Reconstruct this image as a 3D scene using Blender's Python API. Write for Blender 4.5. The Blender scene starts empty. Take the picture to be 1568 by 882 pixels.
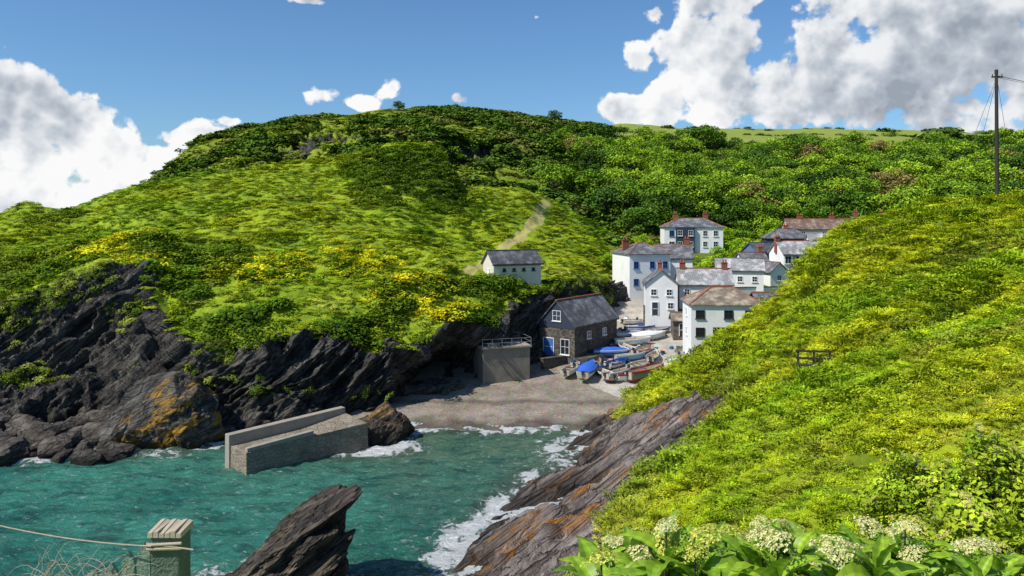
import bpy, math, random, bmesh, time
import numpy as np
from mathutils import Vector, Matrix, Euler
T0=time.time()
random.seed(7); rng=np.random.default_rng(7)
H=24.0; F=1200.0; CX=784.0; HY=330.0     # eye height (m) and survey constants
def W(px,py,Y): return ((px-CX)/F*Y, Y, H-(py-HY)/F*Y)
scene=bpy.context.scene
# ------------------------------------------------------------------ noise
_perm=np.random.default_rng(3).permutation(256); _perm=np.concatenate([_perm,_perm,_perm])
_g=np.array([[1,1,0],[-1,1,0],[1,-1,0],[-1,-1,0],[1,0,1],[-1,0,1],[1,0,-1],[-1,0,-1],[0,1,1],[0,-1,1],[0,1,-1],[0,-1,-1],[1,1,0],[-1,1,0],[0,-1,1],[0,-1,-1]],float)
def perlin(p):
    p=np.asarray(p,float); i=np.floor(p).astype(int); f=p-i; i&=255
    u=f*f*f*(f*(f*6-15)+10)
    def gr(dx,dy,dz):
        h=_perm[_perm[_perm[i[...,0]+dx]+i[...,1]+dy]+i[...,2]+dz]&15
        g=_g[h]
        return g[...,0]*(f[...,0]-dx)+g[...,1]*(f[...,1]-dy)+g[...,2]*(f[...,2]-dz)
    def L(a,b,t): return a+(b-a)*t
    x00=L(gr(0,0,0),gr(1,0,0),u[...,0]); x10=L(gr(0,1,0),gr(1,1,0),u[...,0])
    x01=L(gr(0,0,1),gr(1,0,1),u[...,0]); x11=L(gr(0,1,1),gr(1,1,1),u[...,0])
    return L(L(x00,x10,u[...,1]),L(x01,x11,u[...,1]),u[...,2])
def fbm(p,o=4,gain=.5,ridge=False):
    p=np.asarray(p,float); a=1.;s=0;t=0
    for k in range(o):
        n=perlin(p+k*17.3)
        if ridge: n=(1-2.2*np.abs(n))
        s=s+a*n; t+=a; a*=gain; p=p*2.03
    return s/t
def sstep(a,b,x):
    t=np.clip((x-a)/(b-a),0,1); return t*t*(3-2*t)
def pchip(x,Yv,xq):
    x=np.asarray(x,float);Yv=np.asarray(Yv,float);sh=Yv.shape
    Y2=Yv.reshape(len(x),-1);h=np.diff(x)[:,None];d=np.diff(Y2,axis=0)/h
    m=np.zeros_like(Y2);m[0]=d[0];m[-1]=d[-1]
    if len(x)>2:
        a=d[:-1];b=d[1:];ok=a*b>0
        m[1:-1]=np.where(ok,2*a*b/np.where(ok,a+b,1),0)
    xq=np.asarray(xq,float);i=np.clip(np.searchsorted(x,xq)-1,0,len(x)-2)
    hh=h[i];t=((xq-x[i])[:,None])/hh;t=np.clip(t,0,1)
    r=(2*t**3-3*t**2+1)*Y2[i]+(t**3-2*t**2+t)*hh*m[i]+(-2*t**3+3*t**2)*Y2[i+1]+(t**3-t**2)*hh*m[i+1]
    return r.reshape((len(xq),)+sh[1:])
def rows_to_ctrl(rows,cols):
    out=[]
    for r in rows:
        r=sorted(r); x=[a[0] for a in r]
        v=pchip(x,[[a[1],a[2]] for a in r],cols)
        py=v[:,0];Y=v[:,1]
        out.append(np.stack([(cols-CX)/F*Y,Y,H-(py-HY)/F*Y],1))
    return np.array(out)
def up_rows(C,subs):
    q=[]
    for i,s in enumerate(subs): q+=list(i+np.arange(s)/s)
    q.append(len(subs)); q=np.array(q,float)
    return pchip(np.arange(len(C)),C,q),q
def normals(P):
    du=np.gradient(P,axis=1);dv=np.gradient(P,axis=0)
    n=np.cross(du,dv);l=np.linalg.norm(n,axis=2,keepdims=True);n=n/np.maximum(l,1e-9)
    return n
# ------------------------------------------------------------------ node helpers
def nd(nt,typ,ins=None,**props):
    n=nt.nodes.new(typ)
    for k,v in props.items(): setattr(n,k,v)
    for k,v in (ins or {}).items():
        s=n.inputs[k]
        if isinstance(v,bpy.types.NodeSocket): nt.links.new(v,s)
        else: s.default_value=v
    return n
def m_(nt,op,a,b=0.,c=0.,clamp=False): 
    n=nd(nt,'ShaderNodeMath',{0:a,1:b,2:c},operation=op,use_clamp=clamp); return n.outputs[0]
def vm(nt,op,a,b=(0,0,0),c=(0,0,0)):
    n=nt.nodes.new('ShaderNodeVectorMath');n.operation=op
    for k,v in ((0,a),(1,b),(2,c)):
        if isinstance(v,bpy.types.NodeSocket): nt.links.new(v,n.inputs[k])
        else: n.inputs[k].default_value=v
    return n.outputs['Value'] if op in('LENGTH','DOT_PRODUCT','DISTANCE') else n.outputs[0]
def c4(c): return (c[0],c[1],c[2],1)
def mix(nt,f,a,b,blend='MIX'):
    n=nt.nodes.new('ShaderNodeMix');n.data_type='RGBA';n.blend_type=blend
    for k,v in ((0,f),(6,a),(7,b)):
        if isinstance(v,bpy.types.NodeSocket): nt.links.new(v,n.inputs[k])
        else: n.inputs[k].default_value=v if k==0 else c4(v)
    return n.outputs[2]
def noi(nt,vec,scale,detail=5,rough=.55,dist=0):
    return nd(nt,'ShaderNodeTexNoise',{'Vector':vec,'Scale':scale,'Detail':detail,'Roughness':rough,'Distortion':dist}).outputs['Fac']
def ramp(nt,f,st):
    n=nd(nt,'ShaderNodeValToRGB',{0:f});e=n.color_ramp.elements
    while len(e)<len(st): e.new(.5)
    for i,(p,c) in enumerate(st):
        e[i].position=p; e[i].color=c4(c) if not isinstance(c,(int,float)) else (c,c,c,1)
    return n.outputs[0]
def mr(nt,f,a,b,c=0.,d=1.):
    return nd(nt,'ShaderNodeMapRange',{0:f,1:a,2:b,3:c,4:d},interpolation_type='SMOOTHSTEP').outputs[0]
def bump(nt,h,st=.5,dist=.1): return nd(nt,'ShaderNodeBump',{'Strength':st,'Distance':dist,'Height':h}).outputs[0]
def newmat(name):
    m=bpy.data.materials.new(name);m.use_nodes=True;nt=m.node_tree;nt.nodes.clear()
    o=nt.nodes.new('ShaderNodeOutputMaterial');return m,nt,o
def princ(nt,o,col,rough=.8,normal=None,spec=.3,metal=0.):
    p=nt.nodes.new('ShaderNodeBsdfPrincipled')
    for k,v in (('Base Color',col),('Roughness',rough),('Specular IOR Level',spec),('Metallic',metal)):
        if isinstance(v,bpy.types.NodeSocket): nt.links.new(v,p.inputs[k])
        else: p.inputs[k].default_value=c4(v) if k=='Base Color' else v
    if normal: nt.links.new(normal,p.inputs['Normal'])
    nt.links.new(p.outputs[0],o.inputs[0]);return p
def pos(nt): return nt.nodes.new('ShaderNodeNewGeometry').outputs['Position']
def objc(nt): return nt.nodes.new('ShaderNodeTexCoord').outputs['Object']
def attr(nt,name,typ='GEOMETRY'):
    n=nt.nodes.new('ShaderNodeAttribute');n.attribute_name=name;n.attribute_type=typ;return n
def grey(nt,v): return nd(nt,'ShaderNodeCombineColor',{0:v,1:v,2:v}).outputs[0]
def simple(name,col,rough=.7,var=.25,scale=3.,bs=.15,spec=.3,metal=0.):
    m,nt,o=newmat(name);c=objc(nt)
    f=noi(nt,c,scale,5,.6)
    k=mix(nt,f,[x*(1-var) for x in col],[min(1,x*(1+var)) for x in col])
    g=noi(nt,c,scale*.23,3,.6)
    k=mix(nt,mr(nt,g,.5,.8,0,.35),k,[x*.55 for x in col])
    princ(nt,o,k,rough,bump(nt,noi(nt,c,scale*6,3,.6),bs,.03),spec,metal);return m
# ------------------------------------------------------------------ materials
def rocknodes(nt,p,cols,stretch,rot,lichen=None,lich_th=.6):
    # bedding planes: texture space turned to the dip of the strata, then stretched along it
    mp=nd(nt,'ShaderNodeMapping',{'Vector':p,'Rotation':rot,'Scale':[1/s for s in stretch]},vector_type='TEXTURE').outputs[0]
    a=noi(nt,mp,.55,7,.68,.4); b=noi(nt,mp,2.2,5,.72)
    f=m_(nt,'ADD',m_(nt,'MULTIPLY',a,.6),m_(nt,'MULTIPLY',b,.4))
    col=ramp(nt,f,[(.34,cols[0]),(.45,cols[1]),(.54,cols[2]),(.67,cols[3])])
    cr=nd(nt,'ShaderNodeTexVoronoi',{'Vector':mp,'Scale':.9},feature='DISTANCE_TO_EDGE').outputs['Distance']
    ck=mr(nt,cr,0,.08,.4,1)
    col=mix(nt,1.,col,grey(nt,ck),'MULTIPLY')
    if lichen:
        l=noi(nt,mp,.5,8,.74)
        l2=noi(nt,p,.09,2,.5)
        lf=m_(nt,'MULTIPLY',mr(nt,l,lich_th-.05,lich_th+.06),mr(nt,l2,.42,.56))
        col=mix(nt,lf,col,mix(nt,b,lichen,[x*.45 for x in lichen]))
    h=m_(nt,'ADD',m_(nt,'ADD',a,m_(nt,'MULTIPLY',b,.6)),m_(nt,'MULTIPLY',ck,.3))
    return col,h
DARK=[(.010,.010,.010),(.048,.044,.040),(.115,.105,.09),(.28,.26,.22)]
LIGHT=[(.05,.04,.036),(.18,.15,.133),(.34,.29,.255),(.52,.45,.40)]
def terrain_mat(name,rcols,stretch,rot,lichen=None,lt=.6,g0=(.035,.05,.008),g1=(.10,.14,.012)):
    m,nt,o=newmat(name);p=pos(nt)
    rc,rh=rocknodes(nt,p,rcols,stretch,rot,lichen,lt)
    n1=noi(nt,p,.18,4,.6);n2=noi(nt,p,1.6,5,.7)
    gc=mix(nt,mr(nt,n1,.35,.65),g0,g1); gc=mix(nt,mr(nt,n2,.4,.75,0,.6),gc,[x*.5 for x in g0])
    pa=attr(nt,'path').outputs['Fac']
    gc=mix(nt,mr(nt,m_(nt,'ADD',pa,m_(nt,'MULTIPLY',m_(nt,'SUBTRACT',n2,.5),.8)),.35,.65),gc,mix(nt,n2,(.52,.43,.17),(.26,.27,.06)))
    fd=attr(nt,'field').outputs['Fac']
    gc=mix(nt,fd,gc,mix(nt,n1,(.32,.34,.06),(.16,.24,.035)))
    rk=attr(nt,'rock').outputs['Fac']
    f=mr(nt,m_(nt,'ADD',rk,m_(nt,'MULTIPLY',m_(nt,'SUBTRACT',n2,.5),.6)),.42,.58)
    col=mix(nt,f,gc,rc)
    z=nd(nt,'ShaderNodeSeparateXYZ',{0:p}).outputs[2]
    wet=mr(nt,m_(nt,'ADD',z,m_(nt,'MULTIPLY',n2,1.2)),.8,2.3,.32,1)
    col=mix(nt,1.,col,grey(nt,wet),'MULTIPLY')
    b=nd(nt,'ShaderNodeBump',{'Strength':1.,'Distance':.8,'Height':m_(nt,'ADD',m_(nt,'MULTIPLY',rh,f),m_(nt,'MULTIPLY',n2,.3))}).outputs[0]
    princ(nt,o,col,.85,b,.2);return m
R=math.radians
M_head=terrain_mat('headland_ground',DARK,(.22,.9,1.7),(.0,R(-40),R(12)),(.45,.24,.02),.70,(.16,.24,.010),(.32,.41,.016))
M_far=terrain_mat('far_hill_ground',DARK,(.3,.9,1.3),(0,R(-35),0),None,.6,(.12,.18,.014),(.29,.35,.022))
M_right=terrain_mat('right_slope_ground',LIGHT,(.12,1.5,1.5),(R(20),R(-14),R(43)),(.66,.27,.025),.545,(.14,.19,.010),(.33,.40,.014))
def rockmat(name,cols,stretch,rot,lichen=None,lt=.6):
    m,nt,o=newmat(name);p=pos(nt);rc,rh=rocknodes(nt,p,cols,stretch,rot,lichen,lt)
    z=nd(nt,'ShaderNodeSeparateXYZ',{0:p}).outputs[2]
    wet=mr(nt,z,.3,1.4,.35,1)
    col=mix(nt,1.,rc,grey(nt,wet),'MULTIPLY')
    princ(nt,o,col,.8,nd(nt,'ShaderNodeBump',{'Strength':1.,'Distance':.5,'Height':rh}).outputs[0],.3);return m
M_boul=rockmat('boulder_rock',[(.02,.018,.016),(.08,.068,.055),(.16,.133,.105),(.28,.24,.19)],(.8,1,2),(0,R(-30),0))
M_bigb=rockmat('lichen_boulder_rock',DARK,(.5,.8,1.8),(0,R(-30),0),(.55,.29,.02),.53)
M_stack=rockmat('sea_stack_rock',[(.010,.009,.008),(.04,.032,.026),(.10,.078,.056),(.30,.225,.15)],(.3,1.0,2.6),(0,R(-36),.1),(.50,.27,.05),.58)

def leafmat(name,inst=True,col=(.1,.15,.02),trans=0.,gain=1.25):
    m,nt,o=newmat(name)
    if inst: c=attr(nt,'tint','INSTANCER').outputs['Color']
    else: c=nd(nt,'ShaderNodeCombineColor',{0:col[0],1:col[1],2:col[2]}).outputs[0]
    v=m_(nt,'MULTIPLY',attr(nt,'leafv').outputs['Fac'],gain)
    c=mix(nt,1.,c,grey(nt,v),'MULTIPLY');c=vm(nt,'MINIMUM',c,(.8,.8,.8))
    d=nd(nt,'ShaderNodeBsdfDiffuse',{'Color':c})
    if trans:
        t=nd(nt,'ShaderNodeBsdfTranslucent',{'Color':mix(nt,1.,c,(1.2,1.15,.5),'MULTIPLY')})
        mx=nd(nt,'ShaderNodeMixShader',{0:trans,1:d.outputs[0],2:t.outputs[0]});nt.links.new(mx.outputs[0],o.inputs[0])
    else: nt.links.new(d.outputs[0],o.inputs[0])
    return m
M_leaf=leafmat('scrub_leaf'); 
M_bark=simple('bark',(.09,.07,.05),.9,.3,2)
M_white=simple('whitewash',(.82,.81,.78),.8,.05,1.2,.25)
M_cream=simple('cream_render',(.66,.62,.52),.8,.1,1.2,.25)
M_blue=simple('blue_paint',(.12,.17,.30),.6,.1,2)
M_navy=simple('navy_slate_hanging',(.035,.045,.07),.7,.25,4)
M_frame=simple('window_frame_white',(.8,.8,.78),.5,.03,2,.05)
M_frameb=simple('window_frame_blue',(.06,.16,.42),.5,.05,2,.05)
M_framed=simple('window_frame_dark',(.04,.04,.04),.5,.05,2,.05)
M_wood=simple('weathered_wood',(.20,.17,.12),.85,.35,6,.5)
M_dwood=simple('dark_timber',(.045,.038,.03),.85,.3,6,.5)
M_conc=simple('concrete',(.33,.29,.23),.9,.35,1.2,.8)
M_concd=simple('concrete_dark',(.24,.21,.165),.9,.5,.8,1.)
M_metal=simple('galvanised_metal',(.35,.36,.37),.45,.1,4,.05,.5,.6)
M_brick=simple('chimney_brick',(.26,.09,.055),.85,.25,5,.3)
M_glass,nt,o=newmat('window_glass'); princ(nt,o,(.02,.025,.03),.08,None,.6)
def tiled(name,c0,c1,sx=.35,sy=.22,bs=.5):
    m,nt,o=newmat(name);c=objc(nt)
    s=nd(nt,'ShaderNodeSeparateXYZ',{0:c})
    v=nd(nt,'ShaderNodeCombineXYZ',{0:m_(nt,'ADD',s.outputs[0],s.outputs[1]),1:m_(nt,'MULTIPLY',s.outputs[2],1.5)}).outputs[0]
    b=nd(nt,'ShaderNodeTexBrick',{'Vector':v,'Color1':c4(c0),'Color2':c4(c1),'Mortar':c4([x*.35 for x in c0]),'Scale':1.,'Mortar Size':.02,'Brick Width':sx,'Row Height':sy})
    n=noi(nt,c,.8,6,.65);col=mix(nt,mr(nt,n,.42,.7,0,.8),b.outputs[0],[x*1.9+.05 for x in c1])
    n2=noi(nt,c,9,3,.6);col=mix(nt,mr(nt,n2,.5,.7,0,.4),col,[x*.5 for x in c0])
    princ(nt,o,col,.75,bump(nt,m_(nt,'SUBTRACT',n2,b.outputs['Fac']),bs,.05),.35);return m
M_slate=tiled('slate_roof',(.10,.10,.105),(.155,.155,.16))
M_slated=tiled('dark_slate_roof',(.07,.073,.08),(.11,.112,.12))
M_slateb=tiled('lichened_slate_roof',(.19,.15,.11),(.28,.22,.16))
M_slatel=tiled('pale_slate_roof',(.26,.26,.26),(.35,.34,.33))
M_ridge=simple('terracotta_ridge',(.33,.11,.05),.8,.2,4)
def stonem(name,c0,c1,sc=2.2):
    m,nt,o=newmat(name);c=objc(nt)
    mp=nd(nt,'ShaderNodeMapping',{'Vector':c,'Scale':(1,1,1.9)}).outputs[0]
    v=nd(nt,'ShaderNodeTexVoronoi',{'Vector':mp,'Scale':sc});e=nd(nt,'ShaderNodeTexVoronoi',{'Vector':mp,'Scale':sc},feature='DISTANCE_TO_EDGE').outputs['Distance']
    col=mix(nt,nd(nt,'ShaderNodeSeparateColor',{0:v.outputs['Color']}).outputs[0],c0,c1)
    col=mix(nt,mr(nt,e,0,.05,.6,0),col,[x*.4 for x in c0])
    n=noi(nt,c,6,5,.6);col=mix(nt,mr(nt,n,.5,.8,0,.4),col,[x*1.5 for x in c1])
    n=noi(nt,c,.5,5,.6);col=mix(nt,mr(nt,n,.45,.7,0,.6),col,[x*.5 for x in c0])
    princ(nt,o,col,.9,bump(nt,m_(nt,'ADD',mr(nt,e,0,.1),m_(nt,'MULTIPLY',n,.5)),.7,.08),.2);return m
M_stone=stonem('rubble_stone',(.10,.085,.07),(.24,.2,.155))
M_stoned=stonem('dark_rubble_stone',(.07,.063,.054),(.17,.147,.118))
M_blockw=stonem('harbour_block_stone',(.24,.20,.145),(.31,.265,.195),1.6)
M_browntile=tiled('brown_tile_roof',(.16,.10,.075),(.21,.14,.105))
# ------------------------------------------------------------------ mesh helpers
def link(ob,parent=None):
    scene.collection.objects.link(ob)
    if parent: ob.parent=parent
    return ob
def mesh_from(name,V,Fc,mats,mi=None,smooth=False,attrs=None):
    me=bpy.data.meshes.new(name);me.from_pydata([tuple(v) for v in V] if not isinstance(V,np.ndarray) else V.tolist(),[],Fc.tolist() if isinstance(Fc,np.ndarray) else Fc)
    for m in mats: me.materials.append(m)
    if mi is not None: me.polygons.foreach_set('material_index',np.array(mi,dtype=np.int32))
    if smooth: me.polygons.foreach_set('use_smooth',np.ones(len(me.polygons),dtype=bool))
    for k,(dom,a) in (attrs or {}).items():
        at=me.attributes.new(k,'FLOAT',dom);at.data.foreach_set('value',np.asarray(a,dtype=np.float32).ravel())
    me.update();return me
def grid_obj(name,P,mat,attrs=None,smooth=True):
    nr,nc=P.shape[:2];idx=np.arange(nr*nc).reshape(nr,nc)
    Fc=np.stack([idx[:-1,:-1],idx[:-1,1:],idx[1:,1:],idx[1:,:-1]],-1).reshape(-1,4)
    me=mesh_from(name,P.reshape(-1,3),Fc,[mat],None,smooth,{k:('POINT',v) for k,v in (attrs or {}).items()})
    return link(bpy.data.objects.new(name,me))
class MB:
    def __init__(s): s.v=[];s.f=[];s.m=[]
    def hexa(s,pts,mi=0,M=None):
        b=len(s.v)
        for p in pts: s.v.append(tuple(M@Vector(p)) if M else tuple(p))
        for f in ((0,3,2,1),(4,5,6,7),(0,1,5,4),(1,2,6,5),(2,3,7,6),(3,0,4,7)): s.f.append([b+i for i in f]);s.m.append(mi)
    def box(s,c,d,mi=0,M=None):
        x,y,z=c;a,b,h=d[0]/2,d[1]/2,d[2]/2
        s.hexa([(x-a,y-b,z-h),(x+a,y-b,z-h),(x+a,y+b,z-h),(x-a,y+b,z-h),(x-a,y-b,z+h),(x+a,y-b,z+h),(x+a,y+b,z+h),(x-a,y+b,z+h)],mi,M)
    def poly(s,pts,faces,mi=0,M=None):
        b=len(s.v)
        for p in pts: s.v.append(tuple(M@Vector(p)) if M else tuple(p))
        for f in faces: s.f.append([b+i for i in f]);s.m.append(mi)
    def cyl(s,p0,p1,r0,r1,n=8,mi=0):
        p0=Vector(p0);p1=Vector(p1);d=(p1-p0).normalized()
        a=d.orthogonal().normalized();c=d.cross(a);b=len(s.v)
        for p,r in((p0,r0),(p1,r1)):
            for i in range(n):
                t=2*math.pi*i/n;s.v.append(tuple(p+(a*math.cos(t)+c*math.sin(t))*r))
        for i in range(n):
            j=(i+1)%n;s.f.append([b+i,b+j,b+n+j,b+n+i]);s.m.append(mi)
        s.f.append([b+n+i for i in range(n)]);s.m.append(mi)
        s.f.append([b+i for i in range(n)][::-1]);s.m.append(mi)
    def build(s,name,mats,parent=None,smooth=False,bevel=0):
        me=mesh_from(name,s.v,s.f,mats,s.m,smooth);ob=link(bpy.data.objects.new(name,me),parent)
        if bevel:
            md=ob.modifiers.new('b','BEVEL');md.width=bevel;md.segments=2
        return ob
def empty(name,loc,rz=0):
    e=bpy.data.objects.new(name,None);e.location=loc;e.rotation_euler=(0,0,rz);e.empty_display_size=.3;scene.collection.objects.link(e);return e
# ------------------------------------------------------------------ LEFT HEADLAND
def seaY(py): return H*F/(py-HY)
R1=[(-400,650),(0,645),(150,640),(220,650),(300,664),(350,664),(420,655),(520,640),(598,636)]
R1=[(a,b,seaY(b)) for a,b in R1]+[(622,612,103),(700,604,107),(745,600,107),(830,565,114),(900,500,128),(950,470,139),(1000,455,150)]
R0=[(a,b+40,Y-1.5) for a,b,Y in R1]
R2=[(-400,570,96),(0,570,98),(150,540,100),(250,530,99),(300,600,91),(350,612,89.5),(420,600,91),(520,590,93.5),(598,590,95),(622,572,108),(680,556,118),(745,545,113),(830,510,117),(900,460,130),(950,452,142),(1000,450,155)]
R3=[(-400,490,100),(0,485,103),(100,445,106),(225,418,106),(275,490,99),(320,545,93),(380,550,91),(440,535,92.5),(500,525,94),(560,556,95),(600,546,97),(625,528,98),(680,500,102),(745,478,107),(830,445,118),(900,432,132),(950,442,146),(1000,445,160)]
R4=[(-400,430,112),(0,428,115),(100,408,114),(230,388,114),(300,430,105),(350,450,102),(420,452,102),(500,458,103),(560,484,103),(600,475,104),(680,445,110),(745,432,115),(830,425,126),(900,415,139),(950,425,152),(1000,435,165)]
R5=[(-400,380,130),(0,378,130),(100,368,130),(230,345,130),(350,372,122),(420,378,120),(500,385,120),(600,400,120),(680,405,124),(745,405,132),(830,385,145),(900,383,158),(950,402,170),(1000,420,180)]
R6=[(-400,348,150),(0,348,150),(100,340,150),(230,308,155),(350,312,155),(420,315,150),(500,310,152),(600,318,150),(680,350,146),(745,358,152),(830,340,168),(900,350,185),(950,378,195),(1000,400,200)]
R7=[(-400,338,165),(-100,334,165),(0,329,165),(42,312,165),(72,321,165),(100,320,168),(180,295,175),(235,277,185),(360,262,190),(450,250,190),(540,238,190),(600,222,186),(645,224,184),(680,248,182),(705,286,178),(760,287,186),(835,304,197),(900,335,215),(950,362,230),(1000,390,235)]
R8=[(a,b+ 25,Y+22) for a,b,Y in R7]; R9=[(a,b+110,Y+60) for a,b,Y in R7]
cols=np.linspace(-400,1000,760)
C=rows_to_ctrl([R0,R1,R2,R3,R4,R5,R6,R7,R8,R9],cols)
PA,VA=up_rows(C,[6,44,50,44,44,40,34,8,5])
nA=normals(PA); 
if nA[100,300,2]<0: nA=-nA
flat=PA.reshape(-1,3)
VV=np.repeat(VA[:,None],PA.shape[1],1)
edge=3.08+.9*fbm(flat*[.08,.08,.08],4).reshape(VV.shape)
rockA=1-sstep(-.12,.12,VV-edge)
def strat(p,ang,ax=0.3):
    ca,sa=math.cos(ang),math.sin(ang)
    u=p[:,0]*ca+p[:,2]*sa; w=-p[:,0]*sa+p[:,2]*ca
    return np.stack([u*.11,p[:,1]*.22,w*.5],1)
sp=strat(flat,math.radians(40))
dr=(fbm(sp,5,.58,True)*2.8+fbm(flat*.10,3)*4.6+fbm(flat*.5,3,.5,True)*.35).reshape(VV.shape)
dg=(fbm(flat*[.035,.035,.0],3)*4.2+fbm(flat*[.14,.18,.14],4)*2.0+fbm(flat*[.4,.4,.4],2)*.4).reshape(VV.shape)
amt=(rockA*dr*np.where(VV<.9,.6,1)+(1-rockA)*dg*sstep(3,4.2,VV)*(1-.35*sstep(6,7,VV)))
PA=PA+nA*(amt*1.0)[...,None]
def lookup(P,px,py):
    u=P[...,0]/np.maximum(P[...,1],1)*F+CX;v=HY-(P[...,2]-H)/np.maximum(P[...,1],1)*F
    d=(u-px)**2+(v-py)**2+np.where(P[...,1]<1,1e9,0); m=d<max(d.min()*1.5,16)
    i=np.argmin(np.where(m,P[...,1],1e9));return P.reshape(-1,3)[i]
def distpoly(xy,pts):
    pts=np.array(pts)[:,:2];d=np.full(xy.shape[0],1e9)
    for a,b in zip(pts[:-1],pts[1:]):
        ab=b-a;t=np.clip(((xy-a)@ab)/(ab@ab),0,1);d=np.minimum(d,np.linalg.norm(xy-a-t[:,None]*ab,axis=1))
    return d
pathpts=[lookup(PA,*q) for q in [(838,306),(822,332),(806,352),(775,376),(745,394),(718,412)]]
dpa=distpoly(flat[:,:2]+fbm(flat*.2,2)[:,None]*2,pathpts).reshape(VV.shape)
pathA=1-sstep(.5,1.9,dpa);pathX=1-sstep(1.2,2.4,dpa)
grid_obj('headland_hill',PA,M_head,{'rock':rockA,'path':pathA,'field':np.zeros_like(rockA)})
# ------------------------------------------------------------------ FAR HILL
B0=[(100,345,200),(235,335,215),(360,325,220),(540,320,212),(700,335,202),(835,350,203),(950,395,170),(1060,415,165),(1200,425,158),(1350,435,155),(1568,435,155),(2100,435,155)]
B1=[(100,335,235),(235,305,250),(360,275,250),(450,262,245),(540,247,240),(640,245,235),(700,272,228),(760,272,228),(835,295,225),(950,352,215),(1060,368,205),(1200,374,208),(1350,370,205),(1568,370,200),(2100,370,200)]
B2=[(100,330,270),(235,290,280),(360,242,285),(450,226,280),(540,216,275),(640,220,270),(760,242,268),(835,256,268),(950,292,262),(1060,305,255),(1200,312,255),(1350,312,255),(1568,300,255),(2100,290,255)]
B3=[(100,330,290),(235,282,300),(300,238,310),(440,202,320),(520,194,320),(640,186,320),(760,203,320),(850,212,330),(950,238,340),(1060,246,340),(1200,252,340),(1350,252,340),(1568,248,340),(2100,240,340)]
B4=[(100,335,310),(232,276,320),(270,246,325),(300,223,330),(330,211,335),(440,187,345),(520,179,350),(600,170,355),(660,168,360),(720,171,370),(850,186,400),(910,192,420),(950,200,450),(1060,207,480),(1200,207,480),(1420,211,480),(1568,216,480),(2100,218,480)]
B5=[(a,b-7,Y+90) for a,b,Y in B4]; B5=[(a,b+(10 if a<940 else 0),Y) for a,b,Y in B5]
B6=[(a,b+25,Y+260) for a,b,Y in B4]
colsB=np.linspace(100,2100,620)
CB=rows_to_ctrl([B0,B1,B2,B3,B4,B5,B6],colsB)
PB,VB=up_rows(CB,[40,50,55,50,14,8]); nB=normals(PB); 
if nB[100,300,2]<0: nB=-nB
fb=PB.reshape(-1,3);VVB=np.repeat(VB[:,None],PB.shape[1],1)
px0=(PB[...,0]/PB[...,1]*F+CX)
amt=(fbm(fb*[.015,.015,0],4)*8+fbm(fb*[.05,.05,.0],4,.55)*4.5).reshape(VVB.shape)*(.3+.7*(1-sstep(3.,4.,VVB)))
amt=amt*np.where(px0>940,sstep(.9,2.,VVB),1)
PB=PB+np.array([0,0,1.])*amt[...,None]*sstep(0,.3,VVB)[...,None]
pxB=(PB[...,0]/PB[...,1]*F+CX);pyB=HY-(PB[...,2]-H)/PB[...,1]*F
def blob(c,r,w=1.):
    q=lookup(PB,*c);d=np.linalg.norm((fb-q)*[.7,.35,1.4],axis=1);return w*(1-sstep(r*.5,r,d+fbm(fb*.12,4,.65)*r*1.5))
rockB=np.zeros(len(fb))
for c,r in [((455,228),12),((490,205),14),((545,208),10),((740,232),14),((705,240),9),((610,226),8)]: rockB=np.maximum(rockB,blob(c,r))
rockB=rockB.reshape(VVB.shape)
PB=PB-np.array([0,0,1.])*(rockB*3.5*(1+1.2*fbm(fb*[.3,.3,.6],4,.6,True).reshape(rockB.shape)))[...,None]
fieldB=(sstep(3.3,3.6,VVB)*(pxB>930)).astype(float)
grid_obj('far_hill',PB,M_far,{'rock':rockB,'path':np.zeros_like(rockB),'field':fieldB})
# ------------------------------------------------------------------ RIGHT SLOPE
def S(Y,pts): return [W(a,b,Y) for a,b in pts]
secs=[]
r92=S(92,[(900,645),(975,612),(1060,562),(1200,465),(1300,362),(1568,305),(2000,270)])
secs.append([(x,118,-3.) if i<4 else (x,125,6.) for i,(x,y,z) in enumerate(r92)])
secs.append([(x,104,z*.25-1.5) for x,y,z in r92])
secs.append([(x,96.5,z*.88-.8) for x,y,z in r92])
secs.append(r92)
secs.append(S(86,[(882,668),(965,650),(1080,590),(1222,488),(1325,392),(1600,325),(2100,290)]))
secs.append(S(78,[(848,702),(1122,596),(1178,548),(1265,488),(1385,418),(1650,345),(2200,300)]))
secs.append(S(68,[(788,756),(1080,658),(1178,608),(1290,540),(1430,465),(1750,380),(2400,320)]))
secs.append(S(58,[(725,828),(1018,722),(1150,666),(1290,600),(1470,515),(1850,420),(2600,350)]))
secs.append(S(48,[(650,935),(955,795),(1130,736),(1300,670),(1510,575),(1900,480),(2800,400)]))
secs.append(S(38,[(560,1092),(915,872),(1125,812),(1320,740),(1570,640),(2000,540),(3000,450)]))
secs.append(S(28,[(400,1365),(880,1000),(1110,905),(1350,830),(1620,730),(2200,620),(3400,500)]))
secs.append(S(18,[(0,1950),(780,1240),(1100,1050),(1400,960),(1750,870),(2600,750),(4200,560)]))
secs.append([(-14,11,-2),(-2,11,13),(3,11,16.2),(6,11,17.2),(10,11,18.2),(20,11,20),(40,11,22)])
secs.append([(-14,5,0),(-5,5,20.3),(1,5,21.3),(3,5,21.5),(5,5,21.8),(15,5,22.3),(40,5,24)])
secs.append([(-12,-6,0),(-5,-6,21.5),(1,-6,22),(3,-6,22),(5,-6,22.3),(15,-6,23),(40,-6,25)])
secs.append([(-12,-40,0),(-5,-40,23),(1,-40,24),(3,-40,24),(5,-40,24),(15,-40,25),(40,-40,28)])
CD=np.array(secs,float)
qc=np.concatenate([np.arange(0,1,1/130),np.arange(1,5,1/70),np.linspace(5,6,40)])
CD2=np.swapaxes(pchip(np.arange(7),np.swapaxes(CD,0,1),qc),0,1)
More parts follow.
